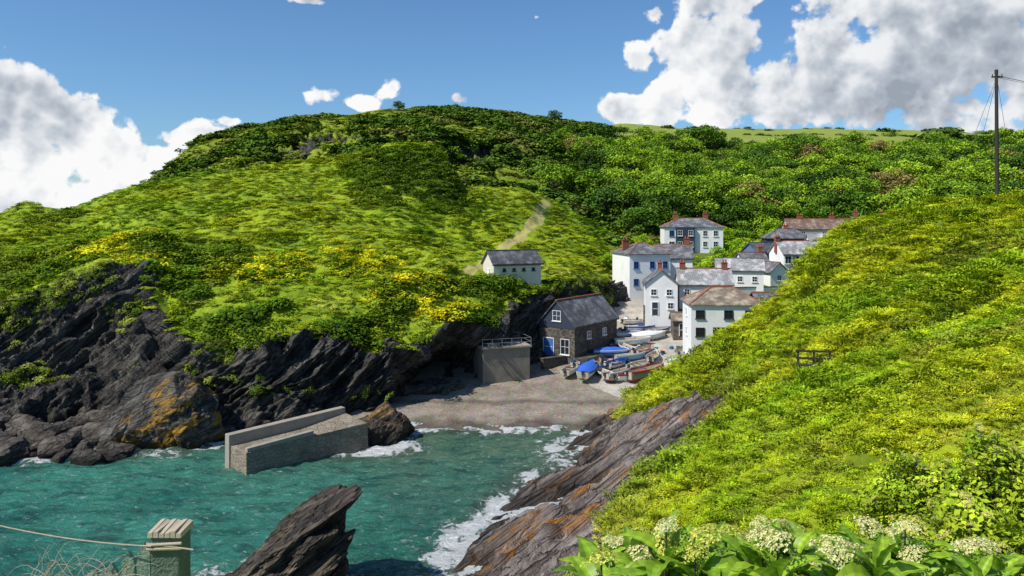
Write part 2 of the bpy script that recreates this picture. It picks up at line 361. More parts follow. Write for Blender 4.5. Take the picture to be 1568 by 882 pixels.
PD,VD=up_rows(CD2,[8,10,24,36,50,64,70,70,64,44,36,20,20,6,4])
fd=PD.reshape(-1,3)
nD=normals(PD)
if nD[200,200,2]<0: nD=-nD
UU=np.repeat(qc[None,:],PD.shape[0],0)
jit=fbm(fd*.12,5,.6).reshape(UU.shape)
rockD=1-sstep(-.05,.05,UU-1.0-jit*.45)
nearf=sstep(4,16,PD[...,1])
uu_=fd[:,0]*.93+fd[:,1]*.35;ww_=-fd[:,0]*.35+fd[:,1]*.93
wav=np.stack([uu_*.07,ww_*.42,fd[:,2]*.1],1)
dgr=(fbm(fd*[.08,.16,.1],3,.5)*2.2+fbm(wav,4,.55,True)*1.25).reshape(UU.shape)
u=fd[:,0]*.75+fd[:,1]*.66;w_=-fd[:,0]*.66+fd[:,1]*.75
st_=fbm(np.stack([u*.03,w_*.28,fd[:,2]*.25],1),5,.6,True)
stp=np.floor(st_*3.2)/3.2+.18*(st_*3.2-np.floor(st_*3.2))       # stepped bedding ledges
drk=(st_*1.3+stp*1.7+fbm(fd*.10,3)*1.6+fbm(np.stack([u*.25,w_*1.1,fd[:,2]],1),3,.5,True)*.25).reshape(UU.shape)
drk=drk-np.median(drk[rockD>.5])-.35
PD=PD+nD*(nearf*(rockD*drk*sstep(0,.12,UU)+(1-rockD)*dgr))[...,None]
grid_obj('right_hillside',PD,M_right,{'rock':rockD,'path':np.zeros_like(rockD),'field':np.zeros_like(rockD)})
# ------------------------------------------------------------------ BEACH + VILLAGE GROUND
_y=[70,84,89,96,104,112,120,128,138,150,170,190,215]; _z=[-3,-.7,.05,.9,1.7,3.3,5,6.9,9.4,11,14,16.5,18]
def eh(X,Y):
    X=np.asarray(X,float);Y=np.asarray(Y,float)
    z=np.interp(Y,_y,_z)
    p=np.stack([X*.25,Y*.25,X*0],-1);return z+fbm(p.reshape(-1,3),3).reshape(z.shape)*.18
xs=np.linspace(-22,120,360);ys=np.linspace(72,212,420);XX,YY=np.meshgrid(xs,ys)
m,nt,o=newmat('shingle_and_ground');p=pos(nt)
n=noi(nt,p,.35,6,.6);v=nd(nt,'ShaderNodeTexVoronoi',{'Vector':p,'Scale':3.5});n3=noi(nt,p,5,5,.75)
col=mix(nt,mr(nt,n,.35,.65),(.28,.225,.16),(.46,.39,.30));col=mix(nt,mr(nt,n3,.42,.68,0,.8),col,(.13,.105,.08))
col=mix(nt,.35,col,mix(nt,1.,v.outputs['Color'],(.35,.32,.28),'MULTIPLY'))
sx=nd(nt,'ShaderNodeSeparateXYZ',{0:p})
wet=mr(nt,m_(nt,'ADD',sx.outputs[2],m_(nt,'MULTIPLY',n,.5)),.3,.8,.4,1)
wrk=mr(nt,m_(nt,'ABSOLUTE',m_(nt,'SUBTRACT',m_(nt,'ADD',sx.outputs[2],m_(nt,'MULTIPLY',n3,.35)),1.15)),0,.12,.55,1)
col=mix(nt,1.,col,grey(nt,m_(nt,'MULTIPLY',wet,wrk)),'MULTIPLY')
grn=mr(nt,m_(nt,'ADD',sx.outputs[1],m_(nt,'MULTIPLY',n,14.)),140,146)
col=mix(nt,grn,col,mix(nt,n3,(.07,.10,.015),(.16,.21,.03)))
princ(nt,o,col,.9,bump(nt,n3,.7,.15),.2)
grid_obj('beach_shingle_ground',np.stack([XX,YY,eh(XX,YY)],-1),m)
m,nt,o=newmat('slipway_concrete');p=pos(nt);n=noi(nt,p,.5,7,.65);n2=noi(nt,p,4,5,.7)
col=mix(nt,mr(nt,n,.35,.65),(.36,.32,.265),(.53,.485,.415));col=mix(nt,mr(nt,n2,.5,.75,0,.6),col,(.17,.145,.11))
bk=nd(nt,'ShaderNodeTexBrick',{'Vector':nd(nt,'ShaderNodeMapping',{'Vector':p,'Rotation':(0,0,.25)}).outputs[0],'Scale':1.,'Mortar Size':.03,'Brick Width':2.6,'Row Height':2.2})
col=mix(nt,m_(nt,'MULTIPLY',bk.outputs['Fac'],.5),col,(.12,.10,.08))
princ(nt,o,col,.85,bump(nt,n2,.3,.05),.3)
sl=[(98,14,21.5),(103,10,22.5),(108,9.2,25),(114,12,26),(120,16,27),(127,17,26),(134,17.5,24),(142,18,22),(150,19,23)]
ty=np.linspace(98,150,110);xl=np.interp(ty,[a for a,b,c in sl],[b for a,b,c in sl]);xr=np.interp(ty,[a for a,b,c in sl],[c for a,b,c in sl])
tt=np.linspace(0,1,30);X2=xl[:,None]+(xr-xl)[:,None]*tt;Y2=np.repeat(ty[:,None],30,1)
X2+= (fbm(np.stack([Y2.ravel()*.4,X2.ravel()*.0,X2.ravel()*0],1),3).reshape(X2.shape))*1.0
grid_obj('slipway',np.stack([X2,Y2,eh(X2,Y2)+.05],-1),m)
# ------------------------------------------------------------------ SEA
def ax(segs): 
    o=[]
    for a,b,s in segs: o+=list(np.arange(a,b,s))
    return np.array(o)
xs=ax([(-3000,-300,300),(-300,-80,10),(-80,22,.3),(22,60,5),(60,3000,294)]);ys=ax([(-1500,0,150),(0,42,6),(42,98,.25),(98,130,4),(130,3001,410)])
XX,YY=np.meshgrid(xs,ys);q=np.stack([XX.ravel(),YY.ravel()],1)
inz=((q[:,0]>-85)&(q[:,0]<24)&(q[:,1]>40)&(q[:,1]<99))
wv=(fbm(np.stack([q[:,0]*.28+q[:,1]*.1,q[:,1]*.55,q[:,0]*0+1],1),5,.62)*.75)
wv=np.where(inz,wv,0)
def cross0(P):
    z=P[...,2];s=(z[:-1]*z[1:]<0)|(np.abs(z[:-1])<.12);return P[:-1][s][:,:2]
def cross1(P):
    z=P[...,2];s=(z[:,:-1]*z[:,1:]<0);return P[:,:-1][s][:,:2]
rocks_xy=[(-37,82,4.6),(-15.2,81.5,3.2),(-15.5,50,4.2)]
sh=np.concatenate([cross0(PA),cross1(PD),np.stack([np.linspace(-14,9,120),np.full(120,88.3)+.35*np.sin(np.linspace(0,9,120))],1)]+[np.stack([x+r*np.cos(np.linspace(0,6.28,40)),y+r*.6*np.sin(np.linspace(0,6.28,40))],1) for x,y,r in rocks_xy]+[np.stack([np.linspace(-78,-44,80),79.5-1.5*np.sin(np.linspace(0,9,80))],1)])
sh=sh[(sh[:,1]<100)&(sh[:,1]>35)&(sh[:,0]>-90)&(sh[:,0]<25)]
if len(sh)>900: sh=sh[np.random.default_rng(1).choice(len(sh),900,False)]
dist=np.full(len(q),50.,np.float32);ii=np.where(inz)[0]
for c in np.array_split(ii,60):
    dist[c]=np.sqrt(((q[c][:,None,:]-sh[None])**2).sum(-1).min(1))
m,nt,o=newmat('sea_water');p=pos(nt)
ds=attr(nt,'shore').outputs['Fac']
n1=noi(nt,p,.045,4,.6,.6);n2=noi(nt,nd(nt,'ShaderNodeMapping',{'Vector':p,'Scale':(.5,1.3,1)}).outputs[0],.55,6,.7)
col=mix(nt,mr(nt,n1,.38,.62),(.025,.18,.13),(.075,.33,.23))
sy=nd(nt,'ShaderNodeSeparateXYZ',{0:p})
sh_=mr(nt,m_(nt,'ADD',sy.outputs[1],m_(nt,'MULTIPLY',sy.outputs[0],.55)),48,84)
col=mix(nt,m_(nt,'MULTIPLY',sh_,.85),col,mix(nt,mr(nt,n1,.4,.6),(.18,.27,.155),(.08,.16,.095)))
col=mix(nt,mr(nt,n2,.46,.64,0,.75),col,(.014,.085,.068))
col=mix(nt,mr(nt,ds,0,4.5,.7,0),col,(.09,.10,.055))
fn=noi(nt,p,.9,8,.74,.6);fn2=noi(nt,p,.12,3,.5)
thr=m_(nt,'ADD',mr(nt,ds,0.,6.,.40,.74),mr(nt,fn2,.35,.65,.10,-.08))
foam=mr(nt,m_(nt,'SUBTRACT',fn,thr),-.01,.07)
whc=m_(nt,'MULTIPLY',mr(nt,noi(nt,nd(nt,'ShaderNodeMapping',{'Vector':p,'Scale':(.7,1.6,1)}).outputs[0],1.6,6,.74),.57,.69),.65)
foam=m_(nt,'MAXIMUM',foam,whc)
col=mix(nt,foam,col,(.78,.81,.79))
h=m_(nt,'ADD',noi(nt,nd(nt,'ShaderNodeMapping',{'Vector':p,'Scale':(.6,1.4,1),'Rotation':(0,0,.3)}).outputs[0],1.5,6,.72,.5),m_(nt,'MULTIPLY',foam,.1))
pp=princ(nt,o,col,m_(nt,'ADD',.1,m_(nt,'MULTIPLY',foam,.6)),bump(nt,h,1.,1.),.45)
grid_obj('sea',np.stack([XX,YY,wv.reshape(XX.shape)],-1),m,{'shore':dist})
# ------------------------------------------------------------------ ROCKS
_ico={}
def ico(n):
    if n not in _ico:
        bm=bmesh.new();bmesh.ops.create_icosphere(bm,subdivisions=n,radius=1);_ico[n]=(np.array([v.co for v in bm.verts]),np.array([[v.index for v in f.verts] for f in bm.faces]));bm.free()
    return _ico[n]
def rocks(name,lst,mat,sub=4,nz=.12,planes=14,strata=None,low=.2):
    Vs=[];Fs=[];o=0;Vb,Fb=ico(sub)
    for loc,sc,eu,seed in lst:
        r=np.random.default_rng(seed);N=r.normal(size=(planes,3));N/=np.linalg.norm(N,axis=1)[:,None];D=r.uniform(.62,1,planes)
        dt=Vb@N.T;rr=np.min(np.where(dt>.05,D/np.maximum(dt,.05),9),axis=1);rr=np.minimum(rr,1.25)
        P=Vb*rr[:,None];P=P*np.array(sc)
        Rm=np.array(Euler(eu).to_matrix());P=P@Rm.T
        s=max(sc);Nn=P/np.linalg.norm(P,axis=1)[:,None]
        if strata is not None: q=strat(P*3.+seed,strata)
        else: q=P/s*1.6+seed*3.1
        P=P+Nn*(fbm(q,5,.6,True)*nz*s)[:,None]+Nn*(fbm(P/s*1.2+seed,2)*low*s)[:,None]+Nn*(fbm(P*1.6+seed,4,.6,True)*.025*s)[:,None]
        P=P+np.array(loc);Vs.append(P);Fs.append(Fb+o);o+=len(Vb)
    me=mesh_from(name,np.concatenate(Vs),np.concatenate(Fs),[mat]);return link(bpy.data.objects.new(name,me))
L=[]
r_=random.Random(4)
for i in range(125):
    px=r_.uniform(-120,190);py=r_.uniform(612,702)-max(0,(px-100))*.05
    Y=seaY(py+6);x=(px-CX)/F*Y;s=r_.choice([.6,.8,1.0,1.3,1.8])
    L.append(((x,Y,r_.uniform(-.2,.5)*s),(s*1.4,s,s*.75),(r_.uniform(-.4,.4),r_.uniform(-.4,.4),r_.uniform(0,3)),i+10))
for i in range(34):
    px=r_.uniform(310,365) if i<12 else r_.uniform(615,700);py=r_.uniform(650,672) if i<12 else r_.uniform(600,612)
    Y=seaY(py) if i<12 else r_.uniform(100,105);s=r_.uniform(.4,1.2)
    L.append((((px-CX)/F*Y,Y,.3 if i<12 else 1.5),(s*1.3,s,s*.8),(r_.uniform(-.4,.4),0,r_.uniform(0,3)),i+200))
rocks('shore_boulders',L,M_boul,3,.1)
rocks('lichen_boulder',[((-37.6,83.5,1.6),(4.8,3.4,4.1),(0.1,-.3,.2),5),((-41,82.4,.6),(2.6,2.2,2.4),(0,.3,1),6),((-34,83,.6),(2.4,2.6,2.6),(0,.3,.4),7)],M_bigb,6,.15,16)
rocks('jetty_end_rock',[((-15.0,83.5,.2),(3.4,2.6,1.8),(0,-.5,.5),8),((-17.4,82.6,.2),(2.4,2.2,1.1),(0,-.3,.8),9),((-13.4,85.5,.7),(2.2,2.6,2.3),(0,-.4,.3),12)],M_stack,5,.16,12,math.radians(40))
tl=math.radians(54)
rocks('sea_stack',[((-14.0,50,3.4),(.9,1.7,4.8),(0,tl-.05,.1),3),((-13.6,49.7,2.2),(.9,1.9,4.1),(0,tl-.1,.0),4),((-13.0,49.8,1.1),(.9,2.0,3.4),(0,tl-.15,.1),15),((-12.2,50.2,.3),(1.0,2.0,2.6),(0,.35,.1),6),((-16.4,50.2,.7),(.9,2.1,3.8),(0,tl+.1,.1),16),((-11.7,50.5,2.5),(.7,1.5,2.8),(0,.25,.0),21),((-17.6,49.6,-.3),(1.3,2.0,1.6),(0,tl,.3),22)],M_stack,6,.15,12,math.radians(36),.08)
# ------------------------------------------------------------------ JETTY
jet=empty('stone_jetty',(0,0,0))
d=Vector((.70,.714,0));n_=Vector((.714,-.70,0));A0=Vector((-27.6,75.2,0))
def J(a,b,z): v=A0+d*a+n_*b;return (v.x,v.y,z)
mb=MB()
mb.hexa([J(0,0,-3),J(0,1.0,-3),J(13,1.0,-3),J(13,0,-3),J(0,.1,3.1),J(0,.95,3.1),J(13,.95,3.5),J(13,.1,3.5)])
mb.build('parapet_wall',[M_conc],jet,bevel=.06)
mb=MB()
mb.hexa([J(.03,1.003,-3),J(.03,4.4,-3),J(7.5,4.4,-3),J(7.5,1.003,-3),J(.15,1.003,2.05),J(.15,4.1,2.05),J(7.5,4.1,2.25),J(7.5,1.003,2.25)])
mb.hexa([J(7.504,1.003,-3),J(7.504,4.4,-3),J(13,5.4,-3),J(13,1.003,-3),J(7.504,1.003,2.25),J(7.504,4.1,2.25),J(13,5.0,2.6),J(13,1.003,2.9)])
mb.build('deck',[M_blockw],jet,bevel=.06)
mb=MB()
mb.hexa([J(0.3,3.5,2.06),J(.3,4.05,2.06),J(7.3,4.05,2.25),J(7.3,3.5,2.25),J(.3,3.55,2.4),J(.3,4.0,2.4),J(7.3,4.0,2.7),J(7.3,3.55,2.7)])
mb.build('kerb',[M_conc],jet,bevel=.04)
# ------------------------------------------------------------------ BUILDINGS
def window(par,face,w,d,u,z,ww,wh,frame=None,nx=2,nz=2,glass=None,name='window'):
    frame=frame or M_frame;glass=glass or M_glass
    if face=='F': M=Matrix.Translation((u,-d/2,z))
    elif face=='B': M=Matrix.Translation((u,d/2,z))@Matrix.Rotation(math.pi,4,'Z')
    elif face=='L': M=Matrix.Translation((-w/2,u,z))@Matrix.Rotation(-math.pi/2,4,'Z')
    else: M=Matrix.Translation((w/2,u,z))@Matrix.Rotation(math.pi/2,4,'Z')
    mb=MB();t=.07
    mb.box((0,-.012,0),(ww-2*t,.03,wh-2*t),1,M)
    mb.box((0,-.04,wh/2-t/2),(ww,.1,t),0,M);mb.box((0,-.04,-wh/2+t/2),(ww,.1,t),0,M)
    mb.box((-ww/2+t/2,-.04,0),(t,.1,wh-2*t),0,M);mb.box((ww/2-t/2,-.04,0),(t,.1,wh-2*t),0,M)
    for i in range(1,nx): mb.box((-ww/2+ww*i/nx,-.035,0),(.045,.05,wh-2*t),0,M)
    for i in range(1,nz): mb.box((0,-.04,-wh/2+wh*i/nz),(ww-2*t,.052,.045),0,M)
    mb.box((0,-.09,-wh/2-.05),(ww+.2,.2,.09),0,M)
    mb.build(name,[frame,glass],par)
def door(par,face,w,d,u,z0,ww,wh,mat):
    M={'F':Matrix.Translation((u,-d/2,z0)),'L':Matrix.Translation((-w/2,u,z0))@Matrix.Rotation(-math.pi/2,4,'Z'),'R':Matrix.Translation((w/2,u,z0))@Matrix.Rotation(math.pi/2,4,'Z')}[face]
    mb=MB();mb.box((0,-.02,wh/2),(ww,.05,wh),0,M);mb.box((0,-.05,wh+.05),(ww+.2,.12,.1),1,M)
    mb.box((-ww/2-.05,-.05,wh/2),(.1,.12,wh),1,M);mb.box((ww/2+.05,-.05,wh/2),(.1,.12,wh),1,M)
    mb.box((0,-.05,wh*.5),(ww*.8,.03,.08),1,M);mb.build('door',[mat,M_frame],par)
def house(name,loc,rz,w,d,h,rh,wall=None,roof=None,hip=False,wins=(),chim=(),doors=(),below=4,frame=None,ridge=None,oh=.3):
    wall=wall or M_white;roof=roof or M_slate;ridge=ridge or M_ridge;frame=frame or M_frame
    e=empty(name,loc,rz);a,b=w/2,d/2
    mb=MB()
    if hip: mb.box((0,0,(h-below)/2),(w,d,h+below))
    else:
        P=[(-a,-b,-below),(a,-b,-below),(a,b,-below),(-a,b,-below),(-a,-b,h),(a,-b,h),(a,b,h),(-a,b,h),(-a,0,h+rh),(a,0,h+rh)]
        mb.poly(P,[(0,1,5,4),(2,3,7,6),(1,2,6,9,5),(3,0,4,8,7),(0,3,2,1),(4,5,9,8),(6,7,8,9)])
    mb.build('walls',[wall],e)
    mb=MB();t=.14
    if hip:
        k=min(a,b)*.95; A=a+oh;B=b+oh;rl=max(a-k,.4);z=h+.01
        P=[(-A,-B,z),(A,-B,z),(A,B,z),(-A,B,z),(-A,-B,z+t),(A,-B,z+t),(A,B,z+t),(-A,B,z+t),(-rl,0,h+rh),(rl,0,h+rh)]
        mb.poly(P,[(0,3,2,1),(0,1,5,4),(1,2,6,5),(2,3,7,6),(3,0,4,7),(4,5,9,8),(5,6,9),(6,7,8,9),(7,4,8)])
        mb.box((0,0,h+rh+.03),(2*rl+.2,.25,.16),1)
        for sx in(-1,1):
            for sy in(-1,1): mb.cyl((sx*A,sy*B,z+t),(sx*rl,0,h+rh+.02),.1,.1,5,1)
    else:
        s=rh/b;A=a+oh
        for sy in(-1,1):
            y0=sy*(b+oh);z0=h-s*oh
            mb.hexa([(-A,y0,z0+.01),(A,y0,z0+.01),(A,0,h+rh+.01),(-A,0,h+rh+.01),(-A,y0,z0+t),(A,y0,z0+t),(A,0,h+rh+t),(-A,0,h+rh+t)])
            mb.box((0,y0-sy*.03,z0-.07),(2*A,.1,.12),2)
        mb.box((0,0,h+rh+t+.02),(2*A,.28,.14),1)
    mb.build('roof',[roof,ridge,M_framed],e)
    for wd in wins:
        ex=list(wd[5:]);fr=frame
        if ex and isinstance(ex[0],bpy.types.Material): fr=ex.pop(0)
        window(e,wd[0],w,d,wd[1],wd[2],wd[3],wd[4],fr,*ex)
    for dd in doors: door(e,dd[0],w,d,*dd[1:])
    for i,(cx,cy,cz,cw) in enumerate(chim):
        mb=MB();mb.box((cx,cy,cz/2+h/2),(cw,.7,cz-h+.01),0);mb.box((cx,cy,cz+.06),(cw+.16,.86,.12),0)
        for k in range(2): mb.cyl((cx-cw/4+k*cw/2,cy,cz+.12),(cx-cw/4+k*cw/2,cy,cz+.6),.14,.11,8,1)
        mb.build('chimney',[M_brick,M_ridge],e)
    return e
rad=math.radians
e=house('stone_boathouse',(10.0,116.6,4.0),rad(53.1),12,6,4.6,3.2,M_stoned,M_slate,wins=[('L',0,5.7,1.4,1.5),('L',-1.4,1.4,1.5,2.2),('F',-2.2,2.8,1.1,1.1),('F',2.2,2.8,1.1,1.1)],doors=[('L',1.4,0.,1.7,2.4,M_frameb)])
mb=MB();mb.poly([(-6.05,-2.95,4.0),(-6.05,2.95,4.0),(-6.05,2.95,4.62),(-6.05,0,7.7),(-6.05,-2.95,4.62)],[(0,4,3,2,1)]);mb.build('slate_hung_gable',[M_navy],e)
mb=MB();mb.hexa([(-6.0,-7,-4),(6,-7,-4),(6,-3.02,-4),(-6,-3.02,-4),(-6.0,-5,0),(6,-5,0.6),(6,-3.02,.6),(-6,-3.02,0)]);mb.build('plinth',[M_stoned],e)
e=empty('concrete_winch_store',W(776,595,104.5),rad(18))
mb=MB();mb.box((0,2.5,2.3),(6.6,5.0,6.2));mb.build('walls',[M_concd],e,bevel=.08)
mb=MB();mb.box((0,2.5,5.5),(7.0,5.4,.25));mb.box((-1.6,1.2,5.83),(1.6,1.2,.4));mb.box((1.2,2.0,5.75),(2.2,1.4,.22));mb.build('roof_slab',[M_conc],e,bevel=.03)
mb=MB()
for i in range(6):
    x=-3.4+i*1.36;mb.cyl((x,-.1,5.6),(x,-.1,6.7),.04,.04,6);mb.cyl((x,5.1,5.6),(x,5.1,6.7),.04,.04,6)
for z in(6.15,6.68):
    mb.cyl((-3.4,-.1,z),(3.4,-.1,z),.03,.03,6);mb.cyl((-3.4,5.1,z),(3.4,5.1,z),.03,.03,6);mb.cyl((3.4,-.1,z),(3.4,5.1,z),.03,.03,6)
mb.build('railing',[M_metal],e)
mb=MB();mb.box((0,-.35,.2),(7.4,.7,1.2));mb.build('footing',[M_conc],e,bevel=.1)
e=empty('harbour_wall',W(835,575,109),rad(35));mb=MB();mb.box((2.2,0,.6),(5.5,.7,3.4));mb.box((2.2,0,2.38),(5.7,.85,.15));mb.build('wall',[M_stoned],e)
house('clifftop_store',(0.0,119.5,14.0),rad(24),7.8,4.2,2.9,1.7,M_cream,M_slated,wins=[('F',-2.2,1.9,.5,.45,M_framed,1,1),('F',-.6,1.9,.5,.45,M_framed,1,1),('F',1,1.9,.5,.45,M_framed,1,1),('F',2.6,1.9,.5,.45,M_framed,1,1)],doors=[('L',0,0,.9,1.9,M_white)],ridge=M_slated)
house('tall_white_house',W(981,449,142),rad(12),7.6,9,7.2,2.0,M_white,M_slate,True,wins=[('F',-2.6,5.4,.9,1.2),('F',0.4,5.4,.9,1.2),('F',2.8,5.4,.9,1.2),('F',-2.6,2.4,.9,1.2),('F',.4,2.4,.9,1.2),('F',2.8,2.4,.9,1.2)],chim=[(-2.9,0,9.6,1.2)],frame=M_frameb)
house('white_slate_house',W(1030,455,147),rad(-8),6.5,9,7.6,2.2,M_white,M_slate,False,wins=[('F',-1.6,5.6,.9,1.2),('F',1.6,5.6,.9,1.2)],chim=[(2.6,0,10.9,1.0)])
house('white_gabled_cottage',W(1011,475,127.5),rad(82),8,5.0,4.6,2.0,M_white,M_slate,wins=[('L',1.2,3.3,.9,1.0),('L',-1.2,3.3,.9,1.0),('L',-1.4,1.2,.9,1.0)],doors=[('L',1.0,-.3,.9,2.0,M_navy)],chim=[(1.5,0,7.6,.9)])
house('white_terrace_cottage',W(1077,475,129.5),rad(-6),8.4,6,4.6,2.2,M_white,M_slatel,wins=[('F',-3,3.3,.9,1.0),('F',-.3,3.3,.9,1.0),('F',2.6,3.3,.9,1.0),('F',-2,1.1,.9,1.0),('F',2.2,1.1,1.2,1.0)],chim=[(3.4,0,7.8,.9),(-3.4,0,7.8,.9)])
house('hilltop_white_villa',W(1058,382,185),rad(-4),13.4,8,5.2,2.2,M_white,M_slate,True,wins=[('F',-5,3.9,1.1,1.3,M_frameb),('F',-5,1.4,1.3,1.3),('F',5,3.9,1.1,1.3),('F',5,1.4,1.1,1.3),('F',2.6,3.9,1.0,1.3),('F',2.6,1.4,1.0,1.3)],chim=[(-3.5,1,8.4,1.1),(3.5,1,8.4,1.1)])
e=empty('villa_slate_bay',W(1049,382,180.9),rad(-4));mb=MB();mb.box((0,0,1.2),(4.2,1.2,8.0));mb.build('bay_walls',[M_navy],e)
for u in(-1.2,1.2):
    for z in(1.2,3.8): window(e,'F',4.2,1.2,u,z,1.1,1.3)
house('white_three_storey_house',(29.3,109.6,4.0),rad(-3),9.6,7,7.8,2.2,M_white,M_slateb,True,below=6,wins=[('F',-3.6,6.6,1.2,1.1,M_framed,2,2),('F',.2,6.6,1.2,1.1,M_framed,2,2),('F',3.0,6.6,1.2,1.1,M_framed,2,2),('F',-3.6,4.2,1.2,1.2,M_framed,2,2),('F',-.6,4.2,2.6,1.3,M_framed,4,2),('F',3,4.2,1.2,1.2,M_framed,2,2),('F',-3.6,1.6,1.2,1.2,M_framed,2,2),('L',0,6.6,1.0,1.1),('L',0,3.9,1.0,1.1)],frame=M_frame)
house('slate_extension',(36.5,111,6.0),rad(-3),4.5,5,6.0,1.0,M_navy,M_slated)
house('long_white_cottage',W(1132,442,142),rad(-14),8,6,3.6,1.8,M_white,M_slatel,wins=[('F',-2.5,2,.9,1),('F',0,2,.9,1),('F',2.5,2,.9,1)],ridge=M_slate)
house('blue_cottage',W(1166,415,163),rad(20),5.8,5,4.2,1.6,M_blue,M_slated,wins=[('F',-1.4,3.0,1,1.0),('F',1.4,3.0,1,1.0),('F',0,1,1.4,1)],ridge=M_slated)
house('dark_slate_house',W(1203,388,186),rad(-8),10,7,3.6,2.3,M_navy,M_slate,True,wins=[('F',-2.5,2,1.2,1.1),('F',2.5,2,1.2,1.1)],ridge=M_slated,chim=[(0,0,6.6,1.)])
e=house('white_sunroom_house',W(1213,428,152),rad(8),6.5,6,5.2,2.2,M_white,M_slatel,wins=[('F',-2.4,4.0,1.3,1.5,M_frame,2,2),('F',-.8,4.0,1.3,1.5,M_frame,2,2),('F',.8,4.0,1.3,1.5,M_frame,2,2),('F',2.4,4.0,1.3,1.5,M_frame,2,2),('F',-1.8,1.6,1.2,1.2),('F',1.8,1.6,1.2,1.2)],chim=[(-3.1,0,8.2,.9)])
house('white_gabled_annexe',W(1180,440,150),rad(-70),5,4,3.2,1.6,M_white,M_slate,wins=[('R',0,2,1,1)])
house('pale_roof_cottage',W(1270,395,172),rad(-10),9,7,3.0,2.2,M_white,M_slatel,wins=[('F',-2.5,1.8,1.,1.),('F',2.5,1.8,1,1)],ridge=M_slatel)
house('brown_roof_terrace',W(1255,368,200),rad(-6),17,8,3.0,2.4,M_cream,M_browntile,chim=[(-5,0,6.4,1.2),(3,0,6.4,1.2)],wins=[('F',-5,1.8,1,1),('F',0,1.8,1,1)])
house('grey_roof_house',W(1330,368,195),rad(-10),8,7,3.6,2.2,M_white,M_slate,chim=[(-3,0,7.0,1.0),(3,0,7.0,1.)])
house('white_lane_cottage',W(1150,432,155),rad(5),5,5,4.0,1.8,M_white,M_slate,wins=[('F',-1,2.6,.9,1),('F',1,2.6,.9,1)],chim=[(1.8,0,6.9,.8)])
house('stone_net_store',W(1043,512,121),rad(-4),2.8,3,2.4,.9,M_stone,M_slateb,doors=[('F',0,0,.9,1.8,M_dwood)],ridge=M_slateb,below=2)
house('brown_shed',W(1012,510,126),rad(-4),3.4,3,2.0,.8,M_dwood,M_ridge,doors=[('F',0,0,1.3,1.6,M_brick)],below=2)
def wallobj(name,a,b,h,t,mat,base=3):
    a=Vector(a);b=Vector(b);dv=b-a;L_=math.hypot(dv.x,dv.y);e=empty(name,a,math.atan2(dv.y,dv.x));s=dv.z
    mb=MB();mb.hexa([(0,-t/2,-base),(L_,-t/2,s-base),(L_,t/2,s-base),(0,t/2,-base),(0,-t/2,h),(L_,-t/2,s+h),(L_,t/2,s+h),(0,t/2,h)])
    mb.build('masonry',[mat],e);mb=MB();mb.hexa([(0,-t/2-.06,h+.004),(L_,-t/2-.06,s+h+.004),(L_,t/2+.06,s+h+.004),(0,t/2+.06,h+.004),(0,-t/2-.06,h+.16),(L_,-t/2-.06,s+h+.16),(L_,t/2+.06,s+h+.16),(0,t/2+.06,h+.16)])
    mb.build('coping',[M_stone],e)
wallobj('retaining_wall',W(946,490,133),W(986,482,134),1.2,.5,M_stoned)
wallobj('retaining_wall',W(940,460,139),W(1000,455,138),1.2,.5,M_stone)
wallobj('retaining_wall',W(738,448,117),W(880,440,134),1.5,.5,M_stoned,5)
wallobj('garden_wall',W(985,478,125.5),W(1060,486,124),1.0,.4,M_stone)
wallobj('quay_wall',W(957,668,86.5),W(976,650,87.5),1.8,1.2,M_concd)
wallobj('garden_wall',W(1090,452,136),W(1190,450,140),1.2,.4,M_white)
